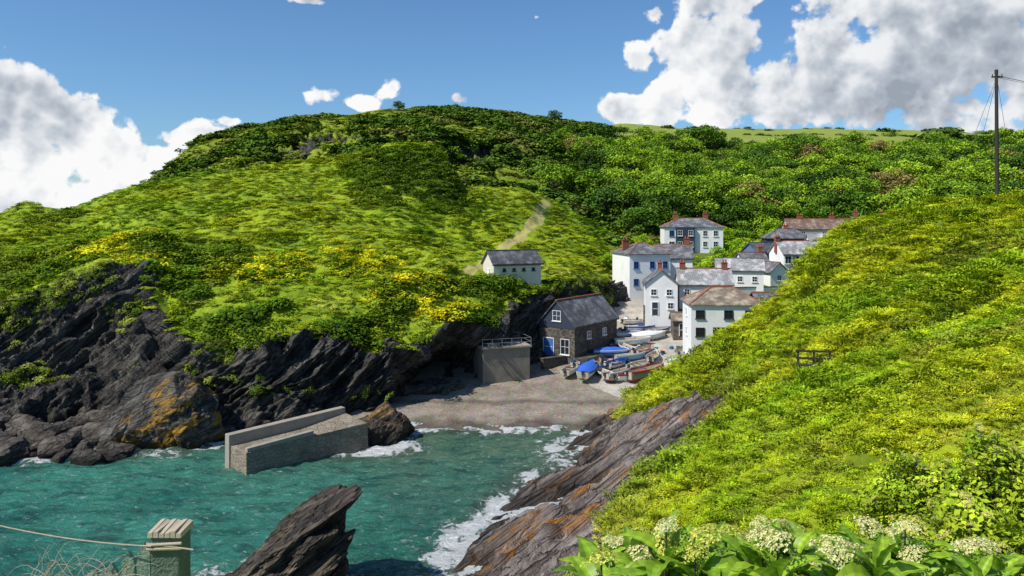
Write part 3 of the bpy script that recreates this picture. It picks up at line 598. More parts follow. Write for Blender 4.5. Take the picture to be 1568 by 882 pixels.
# ------------------------------------------------------------------ BOATS
def pm(n,c,r=.35): return simple(n,c,r,.06,3,.03,.5)
P_w=pm('boat_white',(.75,.75,.72));P_b=pm('boat_blue',(.03,.13,.42));P_n=pm('boat_navy',(.02,.035,.08));P_r=pm('boat_red',(.45,.04,.03));P_g=pm('boat_green',(.02,.2,.11));P_t=pm('tarp_blue',(.03,.13,.55),.7);P_c=pm('boat_buff',(.45,.38,.27));P_lb=pm('boat_light_blue',(.2,.42,.6));P_o=pm('fender_orange',(.7,.12,.02))
def groundY(px,py):
    lo,hi=89.,150.
    for _ in range(40):
        mid=(lo+hi)/2;x=(px-CX)/F*mid;z=float(eh(np.array([x]),np.array([mid]))[0])
        if HY+(H-z)/mid*F>py: lo=mid
        else: hi=mid
    return ((px-CX)/F*mid,mid,z)
def boat(px,py,rz,Lh,B,D,hull,inner,rail,boot=None,cover=None,cabin=False,mast=False,name='rowing_boat'):
    x,y,z=groundY(px,py);e=empty(name,(x,y,z+.05),rz);e.rotation_euler=(random.uniform(-.14,.14),random.uniform(-.04,.03),rz)
    ns,nk=15,6
    def sect(t,off=0):
        hb=B/2*(1-(max(0,t-.42)/.58)**2.2)*(1-.28*max(0,(.42-t)/.42)**1.5);hb=max(hb-off,.015)
        kz=D*.5*max(0,(t-.72)/.28)**2.2+off*1.2;sh=D*(1+.38*t**2.5+.06*(1-t))
        return hb,kz,sh
    for part in('hull','inner'):
        off=0 if part=='hull' else .06;V=[];Fc=[];mi=[]
        for i in range(ns):
            t=i/(ns-1);hb,kz,shh=sect(t,off);xx=-Lh/2+Lh*t-(off if t>.9 else 0)
            for j in range(-nk,nk+1):
                s=abs(j)/nk;yy=hb*math.sin(s*math.pi/2)**.75*(1 if j>=0 else -1);zz=kz+(shh-kz)*(1-math.cos(s*math.pi/2))**.95
                V.append((xx+.12*Lh*.3*s*t**3,yy,zz if part=='hull' else zz*.995))
        w2=2*nk+1
        for i in range(ns-1):
            for j in range(w2-1):
                Fc.append([i*w2+j,(i+1)*w2+j,(i+1)*w2+j+1,i*w2+j+1]);mi.append(1 if(j==0 or j==w2-2) else (2 if abs(j+.5-nk)<3 else 0))
        Fc.append(list(range(w2)));mi.append(0)
        me=mesh_from(part,V,Fc,[hull,rail,boot or hull] if part=='hull' else [inner,inner,inner],mi,True);link(bpy.data.objects.new(part,me),e)
    mb=MB()
    for t in(.22,.45,.68):
        hb,kz,shh=sect(t);mb.box((-Lh/2+Lh*t,0,shh*.74),(.25,2*hb*.9,.05))
    mb.box((0,0,-.02),(Lh*.8,.07,.12));mb.box((-Lh/2+.02,0,D*.62),(.06,B*.62,D*.75));mb.build('thwarts_and_keel',[P_c],e)
    mb=MB()
    for i in range(ns-1):
        a,b=sect(i/(ns-1)),sect((i+1)/(ns-1));k0=.036*Lh*(i/(ns-1))**3;k1=.036*Lh*((i+1)/(ns-1))**3
        for s in(-1,1): mb.cyl((-Lh/2+Lh*i/(ns-1)+k0,s*a[0],a[2]),(-Lh/2+Lh*(i+1)/(ns-1)+k1,s*b[0],b[2]),.045,.045,5)
    mb.build('gunwale',[rail],e)
    if cover:
        V=[];Fc=[];ncr=7
        for i in range(ns):
            t=i/(ns-1);hb,kz,shh=sect(t);pk=.42*math.sin(math.pi*min(1,t*1.05+.03))
            for j in range(ncr):
                s=j/(ncr-1)*2-1;V.append((-Lh/2+Lh*t*.96,(hb+.06)*s,shh+.03+pk*(1-abs(s)**1.4)-(.18 if abs(s)==1 else 0)+.03*math.sin(i*2.1+j)))
        for i in range(ns-1):
            for j in range(ncr-1): Fc.append([i*ncr+j,(i+1)*ncr+j,(i+1)*ncr+j+1,i*ncr+j+1])
        me=mesh_from('tarpaulin',V,Fc,[cover],None,True);link(bpy.data.objects.new('tarpaulin',me),e)
    if cabin:
        mb=MB();mb.hexa([(.1,-.5*B*.6,D*.6),(1.3,-.5*B*.5,D*.6),(1.3,.5*B*.5,D*.6),(.1,.5*B*.6,D*.6),(.1,-.45*B*.6,D+1.2),(1.05,-.4*B*.5,D+1.1),(1.05,.4*B*.5,D+1.1),(.1,.45*B*.6,D+1.2)],0)
        mb.box((.55,0,D+1.22),(1.3,B*.62,.06),0);mb.box((.6,-.29*B-.0,D+.85),(.6,.04,.35),1);mb.build('wheelhouse',[P_w,M_glass],e)
    if mast:
        mb=MB();mb.cyl((.2,0,.3),(.1,0,3.6),.05,.03,6);mb.cyl((.1,0,1.3),(-1.6,0,1.7),.04,.03,6);mb.build('mast',[M_wood],e)
    mb=MB();mb.box((-Lh/2-.12,0,D*.95),(.25,.28,.45));mb.cyl((-Lh/2-.15,0,D*.7),(-Lh/2-.2,0,D*.1),.06,.04,6);mb.build('outboard_motor',[P_n],e)
    return e
B_=[(876,572,1.1,4.8,1.8,.8,P_w,P_c,P_w,None,None,0,0),(900,575,1.25,6.2,2.4,1.1,P_w,P_c,P_b,None,P_t,0,0),(926,579,2.0,4.6,1.7,.75,P_n,P_c,P_w,P_r,None,0,0),
(948,580,.7,5.2,2.0,.95,P_b,P_c,P_w,P_r,None,0,1),(966,582,.4,4.6,1.8,.8,P_w,P_lb,P_r,None,None,0,0),(990,580,.55,6.2,2.3,1.2,P_g,P_c,P_r,P_r,None,0,1),
(938,546,.15,5.8,2.1,.85,P_b,P_lb,P_w,None,P_t,0,0),(964,552,.3,4.8,1.8,.8,P_lb,P_c,P_w,None,None,0,0),(944,563,.9,4.8,1.8,.8,P_w,P_b,P_b,P_n,None,0,0),
(968,528,.1,5.4,1.9,.8,P_w,P_c,P_w,None,None,0,0),(992,520,.2,5.4,2.0,.85,P_w,P_lb,P_w,None,P_w,0,0),(1006,511,.3,4.4,1.7,.7,P_w,P_c,P_b,None,None,0,0),
(1034,578,1.0,5.8,2.2,1.1,P_w,P_c,P_r,P_b,None,1,0),(1046,562,1.1,4.8,1.8,.9,P_w,P_c,P_lb,None,P_w,0,0),(980,508,.1,4.6,1.7,.7,P_w,P_c,P_b,None,None,0,0),(958,538,1.9,4.4,1.6,.7,P_n,P_c,P_w,None,None,0,0),(1012,500,.2,4.4,1.5,.6,P_r,P_c,P_w,None,None,0,0),(913,560,1.5,4.4,1.7,.75,P_w,P_c,P_n,None,None,0,0),(978,566,.8,4.6,1.7,.8,P_r,P_c,P_w,None,None,0,0),(930,567,.5,4.2,1.6,.7,P_c,P_c,P_b,None,None,0,0),
(996,493,.15,4.2,1.5,.6,P_b,P_c,P_w,None,None,0,0),(972,496,.3,4.2,1.5,.6,P_w,P_c,P_w,None,None,0,0),(1044,545,1.2,4.4,1.7,.8,P_w,P_c,P_b,None,None,0,0),(958,516,.2,4.4,1.6,.65,P_w,P_b,P_w,None,None,0,0),
(984,542,.9,4.6,1.7,.75,P_w,P_c,P_r,P_b,None,0,0),(890,560,1.0,4.4,1.6,.7,P_w,P_lb,P_b,None,None,0,0),(1000,552,1.2,4.4,1.6,.75,P_n,P_c,P_w,None,None,0,1)]
for b in B_: boat(*b,name='fishing_boat' if b[11] or b[12] else 'rowing_boat')
mb=MB();r_=random.Random(9)
for i in range(90):
    x,y,z=groundY(r_.choice([r_.uniform(925,1000),r_.uniform(950,1050)]),r_.uniform(488,588))
    s=r_.uniform(.2,.45);M=Matrix.Translation((x,y,z+s*.5))@Matrix.Rotation(r_.uniform(0,3),4,'Z')
    mb.box((0,0,0),(s*1.7,s,s),r_.randrange(5),M);mb.box((0,0,s*.55),(s*1.5,s*.7,s*.12),r_.randrange(5),M)
mb.build('lobster_pots_and_fish_boxes',[M_dwood,P_b,P_o,P_w,P_g])
# ------------------------------------------------------------------ POLE, BENCH
q=lookup(PD,1524,300);e=empty('utility_pole',tuple(q));zb=H-(108-HY)/F*q[1]-q[2]
mb=MB();mb.cyl((0,0,-1.5),(-.1,0,zb),.26,.17,12);mb.build('pole',[M_dwood],e)
mb=MB();mb.box((.0,0,zb-.75),(1.3,.14,.16));mb.cyl((-.1,0,zb-.4),(-.1,0,zb+.1),.2,.2,8)
for s in(-.55,0,.55): mb.cyl((s,0,zb-.65),(s,0,zb-.4),.06,.04,8)
mb.build('crossarm_and_insulators',[M_dwood],e)
def wire(a,b,sag,r=.02,n=14,mat=None,name='cable',par=None):
    mat=mat or M_framed
    cu=bpy.data.curves.new(name,'CURVE');cu.dimensions='3D';sp_=cu.splines.new('POLY');sp_.points.add(n)
    for i in range(n+1):
        t=i/n;p=Vector(a).lerp(Vector(b),t);p.z-=sag*4*t*(1-t);sp_.points[i].co=(*p,1)
    cu.bevel_depth=r;cu.materials.append(mat);return link(bpy.data.objects.new(name,cu),par)
wire((0,0,zb-.6),(45,6,zb-3),1.5,.035,par=e);wire((-.1,0,zb-1),(-3.6,-1,zb-8.5),0,.02,par=e);wire((-.1,0,zb-1.1),(-2.2,-1,zb-7.3),0,.02,par=e);wire((0,0,zb-1),(3.5,2,0),0,.02,par=e);wire((0,0,zb-.8),(45,-20,zb-9),2,.02,par=e)
q=lookup(PD,1243,566);e=empty('hillside_bench',tuple(q+np.array([0,0,.3])),rad(-12))
mb=MB()
for x in(-1.25,0,1.25): mb.box((x,0,.35),(.14,.14,2.2));
for z in(1.35,.75): mb.box((0,-.1,z),(2.9,.07,.17))
mb.box((0,-.45,.25),(2.9,.75,.09))
for x in(-1.25,1.25): mb.box((x,-.7,-.25),(.12,.12,1.0))
mb.build('rails_seat_and_posts',[M_dwood],e)
# ------------------------------------------------------------------ VEGETATION ASSETS
def leaf_clump(name,n,size,mat,zs=.75,seed=0):
    r=np.random.default_rng(seed)
    d=r.normal(size=(n,3));d/=np.linalg.norm(d,axis=1)[:,None];d[:,2]=np.abs(d[:,2])
    rad_=(.6+.45*r.random(n)**.5)*(1+.5*fbm(d*1.7+seed,3));c=d*rad_[:,None]*[1,1,zs]
    up=d*.4+np.array([-.2,-.15,.7])+r.normal(size=(n,3))*.4;up/=np.linalg.norm(up,axis=1)[:,None]
    a=np.cross(up,r.normal(size=(n,3)));a/=np.linalg.norm(a,axis=1)[:,None];b=np.cross(up,a)
    s=size*r.uniform(.6,1.4,n)[:,None]
    V=np.stack([c-a*s,c+b*s*.6,c+a*s,c-b*s*.6],1).reshape(-1,3);Fc=np.arange(4*n).reshape(n,4)
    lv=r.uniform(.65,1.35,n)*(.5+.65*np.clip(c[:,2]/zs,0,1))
    me=mesh_from(name,V,Fc,[mat],None,False,{'leafv':('FACE',lv)});return bpy.data.objects.new(name,me)
def grass_clump(name,n,mat,seed):
    r=np.random.default_rng(seed);V=[];lv=[]
    for i in range(n):
        a=r.uniform(0,6.28);ro=r.uniform(0,.85);p=np.array([math.cos(a)*ro,math.sin(a)*ro,0]);l=r.uniform(.35,.8);a2=a+r.normal()*.6;le=r.uniform(.2,.5)
        tip=p+np.array([math.cos(a2)*le,math.sin(a2)*le,l*.7]);w=np.array([-math.sin(a2),math.cos(a2),0])*.04;mid=p+(tip-p)*[.4,.4,.75]
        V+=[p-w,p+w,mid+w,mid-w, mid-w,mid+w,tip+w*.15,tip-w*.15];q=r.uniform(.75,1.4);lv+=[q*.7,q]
    me=mesh_from(name,np.array(V),np.arange(len(V)).reshape(-1,4),[mat],None,False,{'leafv':('FACE',lv)});return bpy.data.objects.new(name,me)
def tree_parts(seed,ht=8.,crownr=3.6,nl=2400,lsz=.26,lean=0.):
    r=random.Random(seed);g=np.random.default_rng(seed);mb=MB()
    tr=ht*.35;top=Vector((r.uniform(-.4,.4)+lean,r.uniform(-.4,.4),tr));mb.cyl((0,0,-1),tuple(top*.5),.34,.26,8);mb.cyl(tuple(top*.5),tuple(top),.26,.2,8)
    cs=[]
    for i in range(12):
        a=i*2.4+r.random();rr=crownr*r.uniform(.25,.8);z=ht*r.uniform(.35,.84);e=Vector((math.cos(a)*rr+lean*1.6,math.sin(a)*rr,z))
        mid=top.lerp(e,.5)+Vector((0,0,.3));mb.cyl(tuple(top),tuple(mid),.13,.09,6);mb.cyl(tuple(mid),tuple(e),.09,.03,6);cs.append((e,crownr*r.uniform(.32,.52)))
    cs.append((Vector((lean*1.8,0,ht*.88)),crownr*.42))
    nb=len(mb.f);per=nl//len(cs);Vl=[];lv=[]
    for c,R_ in cs:
        d=g.normal(size=(per,3));d/=np.linalg.norm(d,axis=1)[:,None];d[:,2]=np.where(g.random(per)<.6,np.abs(d[:,2]),d[:,2]);ro=R_*(.55+.55*g.random(per)**.6)*(1+.5*fbm(d*1.5+seed+c.x,2));p=np.array(c)+d*ro[:,None]*[1,1,.8]
        up=d*.5+np.array([-.15,-.1,.45])+g.normal(size=(per,3))*.5;up/=np.linalg.norm(up,axis=1)[:,None];a=np.cross(up,g.normal(size=(per,3)));a/=np.linalg.norm(a,axis=1)[:,None];b=np.cross(up,a);s=lsz*g.uniform(.6,1.4,per)[:,None]
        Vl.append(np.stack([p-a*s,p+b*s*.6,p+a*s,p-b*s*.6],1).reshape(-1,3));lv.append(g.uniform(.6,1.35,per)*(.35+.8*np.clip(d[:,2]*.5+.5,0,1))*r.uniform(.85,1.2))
    Vl=np.concatenate(Vl);lv=np.concatenate(lv);o=len(mb.v);V=np.concatenate([np.array(mb.v),Vl]);Fc=mb.f+(np.arange(len(Vl)).reshape(-1,4)+o).tolist()
    mi=[0]*nb+[1]*(len(Vl)//4);return V,Fc,mi,np.concatenate([np.ones(nb),lv])
def tree_obj(name,seed,lm,**k):
    V,Fc,mi,lv=tree_parts(seed,**k);me=mesh_from(name,V,Fc,[M_bark,lm],mi,False,{'leafv':('FACE',lv)});return bpy.data.objects.new(name,me)
def coll(name,obs):
    c=bpy.data.collections.new(name)
    for o in obs: c.objects.link(o)
    return c
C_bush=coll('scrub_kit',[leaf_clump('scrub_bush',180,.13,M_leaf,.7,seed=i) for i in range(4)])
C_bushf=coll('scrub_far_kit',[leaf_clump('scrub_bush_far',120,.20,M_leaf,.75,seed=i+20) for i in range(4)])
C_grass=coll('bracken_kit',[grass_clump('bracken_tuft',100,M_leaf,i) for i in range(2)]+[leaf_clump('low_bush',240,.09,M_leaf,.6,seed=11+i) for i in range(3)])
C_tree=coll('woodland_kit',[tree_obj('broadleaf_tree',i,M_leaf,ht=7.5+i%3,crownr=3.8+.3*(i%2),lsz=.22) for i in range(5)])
def scatter(name,pts,scl,rot,tint,col_,nv,idx=None):
    n=len(pts);me=bpy.data.meshes.new(name);me.vertices.add(n);me.vertices.foreach_set('co',np.asarray(pts,np.float32).ravel())
    a=me.attributes.new('scl','FLOAT_VECTOR','POINT');a.data.foreach_set('vector',np.asarray(scl,np.float32).ravel())
    a=me.attributes.new('rot','FLOAT_VECTOR','POINT');a.data.foreach_set('vector',np.asarray(rot,np.float32).ravel())
    a=me.attributes.new('tint','FLOAT_COLOR','POINT');a.data.foreach_set('color',np.concatenate([tint,np.ones((n,1))],1).astype(np.float32).ravel())
    a=me.attributes.new('idx','INT','POINT');a.data.foreach_set('value',(rng.integers(0,nv,n) if idx is None else idx).astype(np.int32))
    ob=link(bpy.data.objects.new(name,me));g=bpy.data.node_groups.new(name,'GeometryNodeTree')
    g.interface.new_socket('Geometry',in_out='INPUT',socket_type='NodeSocketGeometry');g.interface.new_socket('Geometry',in_out='OUTPUT',socket_type='NodeSocketGeometry')
    gi=g.nodes.new('NodeGroupInput');go=g.nodes.new('NodeGroupOutput');ip=g.nodes.new('GeometryNodeInstanceOnPoints');ci=g.nodes.new('GeometryNodeCollectionInfo')
    ci.inputs[0].default_value=col_;ci.inputs['Separate Children'].default_value=True;ci.inputs['Reset Children'].default_value=True
    def na(nm,t):
        x=g.nodes.new('GeometryNodeInputNamedAttribute');x.data_type=t;x.inputs[0].default_value=nm
        return [o for o in x.outputs if o.enabled][0]
    g.links.new(gi.outputs[0],ip.inputs['Points']);g.links.new(ci.outputs[0],ip.inputs['Instance']);ip.inputs['Pick Instance'].default_value=True
    g.links.new(na('idx','INT'),ip.inputs['Instance Index']);g.links.new(na('rot','FLOAT_VECTOR'),ip.inputs['Rotation']);g.links.new(na('scl','FLOAT_VECTOR'),ip.inputs['Scale'])
    g.links.new(ip.outputs[0],go.inputs[0]);md=ob.modifiers.new('s','NODES');md.node_group=g;return ob
def sample(P,wt,n):
    A=np.linalg.norm(np.cross(P[1:,:-1]-P[:-1,:-1],P[:-1,1:]-P[:-1,:-1]),axis=2)
    w=A*np.maximum(0,(wt[1:,:-1]+wt[:-1,:-1]+wt[:-1,1:]+wt[1:,1:])/4);k=w.ravel()/w.sum()
    id_=rng.choice(len(k),n,p=k);i,j=np.divmod(id_,P.shape[1]-1);a=rng.random(n)[:,None];b=rng.random(n)[:,None]
    return P[i,j]*(1-a)*(1-b)+P[i,j+1]*(1-a)*b+P[i+1,j]*a*(1-b)+P[i+1,j+1]*a*b,i,j
def mixn(a,b,t): t=np.clip(t,0,1)[:,None];return np.array(a)*(1-t)+np.array(b)*t
def rots(n,t=.25): return np.stack([rng.normal(0,t,n),rng.normal(0,t,n),rng.uniform(0,6.28,n)],1)
G_b=(.20,.35,.014);G_y=(.42,.47,.018);G_d=(.055,.115,.010);G_gorse=(.75,.62,.015)
wt=(1-rockA)*(1-pathX)**2*(VV>2.2)*(VV<7.6);n=14500
wt=wt*(PA[...,0]/PA[...,1]*F+CX>-60)
pts,i,j=sample(PA,wt,n);v=VV[i,j]
lum=fbm(pts*[.09,.09,.09],3);fin=fbm(pts*.35,3);big=fbm(pts*.028+5,3)
t=mixn(G_b,G_y,(big*2.2+.4+fin)*1.0);edgeband=sstep(5.0,3.6,v)
dark=sstep(.04,.2,lum+fin*.4)*(.30+.65*edgeband)+0
t=t*(1-dark[:,None])+np.array(G_d)*dark[:,None]
ol=sstep(.05,.25,-lum+fin*.3)*edgeband*.7;t=t*(1-ol[:,None])+np.array([.44,.45,.09])*ol[:,None]
go=np.zeros(n)
for (cx,cy),r in [((155,378),9),((215,395),6),((395,412),6),((560,400),5),((540,385),5),((455,395),4),((700,478),4),((650,440),4),((350,400),4)]:
    q=lookup(PA,cx,cy);dd=np.linalg.norm((pts-q)*[.6,1,1],axis=1);go=np.maximum(go,sstep(r,r*.2,dd+fin*6))
gs=(rng.random(n)<go*.36);t[gs]=G_gorse;yl=(rng.random(n)<go*.5)&~gs;t[yl]=(.48,.50,.02)
for (cx,cy),r in [((600,275),12),((660,262),11),((690,300),6),((560,245),8),((630,235),9),((250,360),5),((40,400),10),((90,330),6),((330,390),5),((270,385),4)]:
    q=lookup(PA,cx,cy);dd=np.linalg.norm((pts-q)*[1,.6,1],axis=1);k=sstep(r,r*.5,dd+fin*5)*.8;t=t*(1-k[:,None])+np.array([.09,.155,.014])*k[:,None];dark=np.maximum(dark,k*.8)
t*=rng.uniform(.78,1.2,(n,1))
op=np.clip(dark+go*.5,0,1);sz=.5+.3*rng.random(n)+op*.75
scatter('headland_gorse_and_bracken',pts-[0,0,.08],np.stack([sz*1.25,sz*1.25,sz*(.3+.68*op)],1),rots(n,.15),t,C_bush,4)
wt=rockA*(VV>1.6)*(VV<3.4)*np.clip(fbm(flat*.1+9,3).reshape(VV.shape)*4-.1,0,1)*np.clip((nA[...,2]+.1),0,1);n=1500
pts,i,j=sample(PA,wt,n);sz=.35+.6*rng.random(n);t=mixn(G_d,(.30,.34,.05),rng.random(n))
scatter('cliff_plants',pts,np.stack([sz,sz,sz*.8],1),rots(n,.5),t,C_bush,4)
wt=(.10+.90*(1-rockB)**2)*(1-fieldB)*(VVB<4.15)*(pxB<1000)*(VVB>.3);n=8500
pts,i,j=sample(PB,wt,n);px_=pxB[i,j];lum=fbm(pts*[.035,.035,.035],3);fin=fbm(pts*.15,3)
dk=sstep(-.04,.16,lum+fin*.5+np.clip((px_-600)/900,0,.25));t=mixn((.32,.38,.026),(.085,.15,.018),dk)
br=sstep(.1,.3,fbm(pts*.05+30,2));t=t*(1-.4*br[:,None])+np.array([.26,.21,.06])*.4*br[:,None];t*=rng.uniform(.7,1.25,(n,1))
sz=.9+.9*rng.random(n)+dk*1.9
scatter('far_hill_scrub',pts-[0,0,.2],np.stack([sz,sz,sz*(.22+.5*dk)],1),rots(n,.12),t,C_bushf,4)
wt=(pxB>835)*(1-fieldB)*(VVB<3.25)*(VVB>.95)*(PB[...,1]>210)*(pyB>205)*np.clip((pxB-835)/120,0.15,1)*(1-.4*(sstep(2.6,3.2,VVB)*(pxB<1250)));n=1150
pts,i,j=sample(PB,wt,n);fin=fbm(pts*.05,3)
t=mixn((.08,.16,.016),(.27,.39,.024),rng.random(n)*.8+fin);bw=rng.random(n)<.08;t[bw]=(.22,.17,.055);dk=rng.random(n)<.22;t[dk]=(.05,.10,.016)
sz=rng.uniform(1.0,1.75,n)
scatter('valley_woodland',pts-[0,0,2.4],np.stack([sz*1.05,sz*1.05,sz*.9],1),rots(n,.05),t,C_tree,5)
hp=[];hs=[]
for row,nn_ in((3.4,120),(3.7,90),(3.98,200),(4.5,120)):
    ri=int(np.argmin(abs(VB-row)))
    for k in range(nn_):
        jx=rng.integers(0,PB.shape[1]); 
        if pxB[ri,jx]>(900 if row==3.98 else 1000): hp.append(PB[ri,jx]+[rng.normal(0,1.5),rng.normal(0,1.),-.4]);hs.append(rng.uniform(1.2,2.2)*(1.9 if rng.random()<.12 else 1)*(2.2 if pxB[ri,jx]>1415 else 1))
hp=np.array(hp);n=len(hp);hs=np.array(hs)
scatter('hedgerow',hp,np.stack([hs*1.3,hs*1.3,hs*1.0],1),rots(n,.05),mixn((.05,.09,.016),(.13,.20,.025),rng.random(n)),C_bushf,4)
ML1=leafmat('ridge_tree_leaf',False,(.06,.10,.018))
for px,s in [(850,.9),(1064,.8),(612,.7)]:
    jx=int(np.argmin(abs(colsB-px)));ri=int(np.argmin(abs(VB-4.0)));q=PB[ri,jx];o=tree_obj('ridge_tree',int(px)%17+30,ML1,ht=9,crownr=4,nl=2500,lsz=.28);o.location=(q[0],q[1],q[2]-.6);o.scale=(s,s,s*.8);link(o)
hp=[];houses=[(o.location.x,o.location.y) for o in scene.objects if o.type=='EMPTY' and o.location.y>100]
for k in range(1300):
    Y=rng.uniform(134,208);px=rng.uniform(905,1400);x=(px-CX)/F*Y
    if min((x-a)**2+((y-Y)*1.0)**2 for a,y in houses)<44 or (Y<152 and 17<x<24): continue
    hp.append([x,Y,float(eh(np.array([x]),np.array([Y]))[0])])
hp=np.array(hp);n=len(hp);sz=rng.uniform(.8,1.6,n)
scatter('village_garden_shrubs',hp,np.stack([sz,sz,sz*.85],1),rots(n,.1),mixn((.10,.20,.012),(.32,.44,.02),rng.random(n)),C_bush,4)
ML2=leafmat('garden_tree_leaf',False,(.22,.36,.016))
for px,py,Y,s in [(1128,402,172,.6),(1176,368,198,.75),(1100,398,168,.5),(962,395,160,.6),(985,380,176,.65),(930,410,160,.5),(1110,380,192,.6)]:
    x,y,z=W(px,py,Y);z=float(eh(np.array([x]),np.array([y]))[0])-.3;o=tree_obj('garden_tree',int(px)%13+50,ML2,ht=8,crownr=3.6,nl=2600,lsz=.22);o.location=(x,y,z);o.scale=(s,s,s);link(o)
pxD=PD[...,0]/np.maximum(PD[...,1],.5)*F+CX
wt=(1-rockD)*(PD[...,1]>9)*(PD[...,1]<99)*(UU<5.6)*(pxD<1660)*np.clip(45/np.maximum(PD[...,1],20),.5,2.2);n=22000
pts,i,j=sample(PD,wt,n)
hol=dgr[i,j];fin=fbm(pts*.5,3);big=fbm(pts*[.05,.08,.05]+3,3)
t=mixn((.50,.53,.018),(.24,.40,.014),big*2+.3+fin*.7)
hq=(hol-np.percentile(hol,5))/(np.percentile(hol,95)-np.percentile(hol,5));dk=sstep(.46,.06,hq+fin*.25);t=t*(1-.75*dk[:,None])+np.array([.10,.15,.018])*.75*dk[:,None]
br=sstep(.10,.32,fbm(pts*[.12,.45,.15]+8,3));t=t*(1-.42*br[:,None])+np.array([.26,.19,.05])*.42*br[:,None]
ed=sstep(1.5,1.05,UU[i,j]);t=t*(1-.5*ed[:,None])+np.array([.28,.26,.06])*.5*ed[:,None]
t*=rng.uniform(.75,1.25,(n,1));bigb=(rng.random(n)<.06*(1+5*sstep(0,.25,fbm(pts*.12+50,2))));sz=(.32+.28*rng.random(n))*np.clip(pts[:,1]/55,.55,1.2)*np.where(bigb,1.7,1)
t[bigb]=t[bigb]*.5+np.array([.08,.15,.01])*.5
ix=rng.integers(0,5,n);ix[bigb]=rng.integers(2,5,bigb.sum())
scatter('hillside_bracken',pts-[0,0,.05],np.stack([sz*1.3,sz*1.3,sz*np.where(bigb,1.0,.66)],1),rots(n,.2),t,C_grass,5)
# ------------------------------------------------------------------ FOREGROUND PLANTS
def big_leaf(name,l,wd,mat,seed):
    r=random.Random(seed);nx,ny=7,10;V=[];Fc=[]
    cv=r.uniform(.4,1.1)
    for jj in range(ny):
        t=jj/(ny-1);hw=wd/2*math.sin(math.pi*min(1,t*.93+.05))**.8*(1-.25*t)
        x=l*math.sin(t*cv)/cv*1.0;z=-l*(1-math.cos(t*cv))/cv+0
        for ii in range(nx):
            s=ii/(nx-1)*2-1;V.append((x,hw*s,z+abs(s)*hw*.5+.014*math.sin(t*26)*abs(s)))
    for jj in range(ny-1):
        for ii in range(nx-1): a=jj*nx+ii;Fc.append([a,a+1,a+nx+1,a+nx])
    lv=[(1.4 if (k%6) in(2,3) else 1.0)*(1.0 if (k//6)%2 else .8) for k in range(len(Fc))]
    me=mesh_from(name,V,Fc,[mat],None,True,{'leafv':('FACE',lv)});return bpy.data.objects.new(name,me)
M_leafb,nt,o=newmat('broad_leaf')
c=mix(nt,1.,attr(nt,'tint','INSTANCER').outputs['Color'],grey(nt,attr(nt,'leafv').outputs['Fac']),'MULTIPLY')
ob_=objc(nt);nn=noi(nt,ob_,9,4,.6);c=mix(nt,mr(nt,nn,.35,.7,0,.3),c,(.30,.34,.04))
pb=nt.nodes.new('ShaderNodeBsdfPrincipled');nt.links.new(c,pb.inputs['Base Color']);pb.inputs['Roughness'].default_value=.42;pb.inputs['Specular IOR Level'].default_value=.3
tb=nd(nt,'ShaderNodeBsdfTranslucent',{'Color':c});mxs=nd(nt,'ShaderNodeMixShader',{0:.3,1:pb.outputs[0],2:tb.outputs[0]});nt.links.new(mxs.outputs[0],o.inputs[0])
M_petal=leafmat('petal',True,trans=.25,gain=1.)
C_bl=coll('broad_leaf_kit',[big_leaf('broad_leaf',1,.40+.06*i,M_leafb,i) for i in range(3)])
def corymb(name,seed,mat):
    r=np.random.default_rng(seed);V=[];Fc=[];lv=[]
    for k in range(230):
        a=r.uniform(0,6.28);ro=r.random()**.5*(1+.18*math.sin(a*3+seed));c=np.array([math.cos(a)*ro,math.sin(a)*ro,.42*(1-ro**2)+r.normal()*.05]);up=np.array([c[0]*.8,c[1]*.8,1])+r.normal(size=3)*.3;up/=np.linalg.norm(up)
        t1=np.cross(up,[1,0.1,0]);t1/=np.linalg.norm(t1);t2=np.cross(up,t1);b=len(V);V.append(c-up*.03);s=r.uniform(.07,.12)
        for q in range(8):
            an=q*math.pi/4+k;rr=s*(1 if q%2==0 else .5);V.append(c+(t1*math.cos(an)+t2*math.sin(an))*rr)
        g=.55+.55*r.random()
        for q in range(8): Fc.append([b,b+1+q,b+1+(q+1)%8]);lv.append(g)
    me=mesh_from(name,V,Fc,[mat],None,False,{'leafv':('FACE',lv)});return bpy.data.objects.new(name,me)
C_fl=coll('flower_head_kit',[corymb('flower_head',i,M_petal) for i in range(3)])
lp=[];lr=[];ls=[];lt=[];fp=[];fr=[];fs=[];ft=[];mbst=MB()
def rosette(c,Rr,nl,flower,tone,fsz=.055,stem=.8):
    a0=rng.uniform(0,6.28)
    for k in range(nl):
        a=a0+k*2.39996;inner=k/nl;pitch=-(.25+1.05*inner)+rng.normal(0,.15)
        lp.append((c[0]+.01*math.cos(a),c[1]+.01*math.sin(a),c[2]-.06*(1-inner)));lr.append((rng.normal(0,.3),pitch,a));s=Rr*rng.uniform(.75,1.15)*(1-.25*inner);ls.append((s,s,s));g=rng.random()
        lt.append(np.array((.10,.24,.015))*(1-g)+np.array((.32,.50,.03))*g if tone else np.array((.16,.30,.02))*(1-g)+np.array((.36,.48,.03))*g)
    if flower:
        fp.append((c[0],c[1],c[2]+Rr*.52));fr.append((rng.normal(0,.25)+.25,rng.normal(0,.25),rng.uniform(0,6)));q=fsz*rng.uniform(.7,1.2);fs.append((q,q,q));ft.append((.90,.84,.42) if rng.random()<.65 else (.74,.76,.16))
        mbst.cyl((c[0],c[1],c[2]-.05),(c[0],c[1],c[2]+Rr*.52),.004,.003,5)
    mbst.cyl((c[0]+rng.normal(0,.04),c[1]+rng.normal(0,.04),c[2]-stem),c,.012 if stem>.3 else .004,.007 if stem>.3 else .003,6)
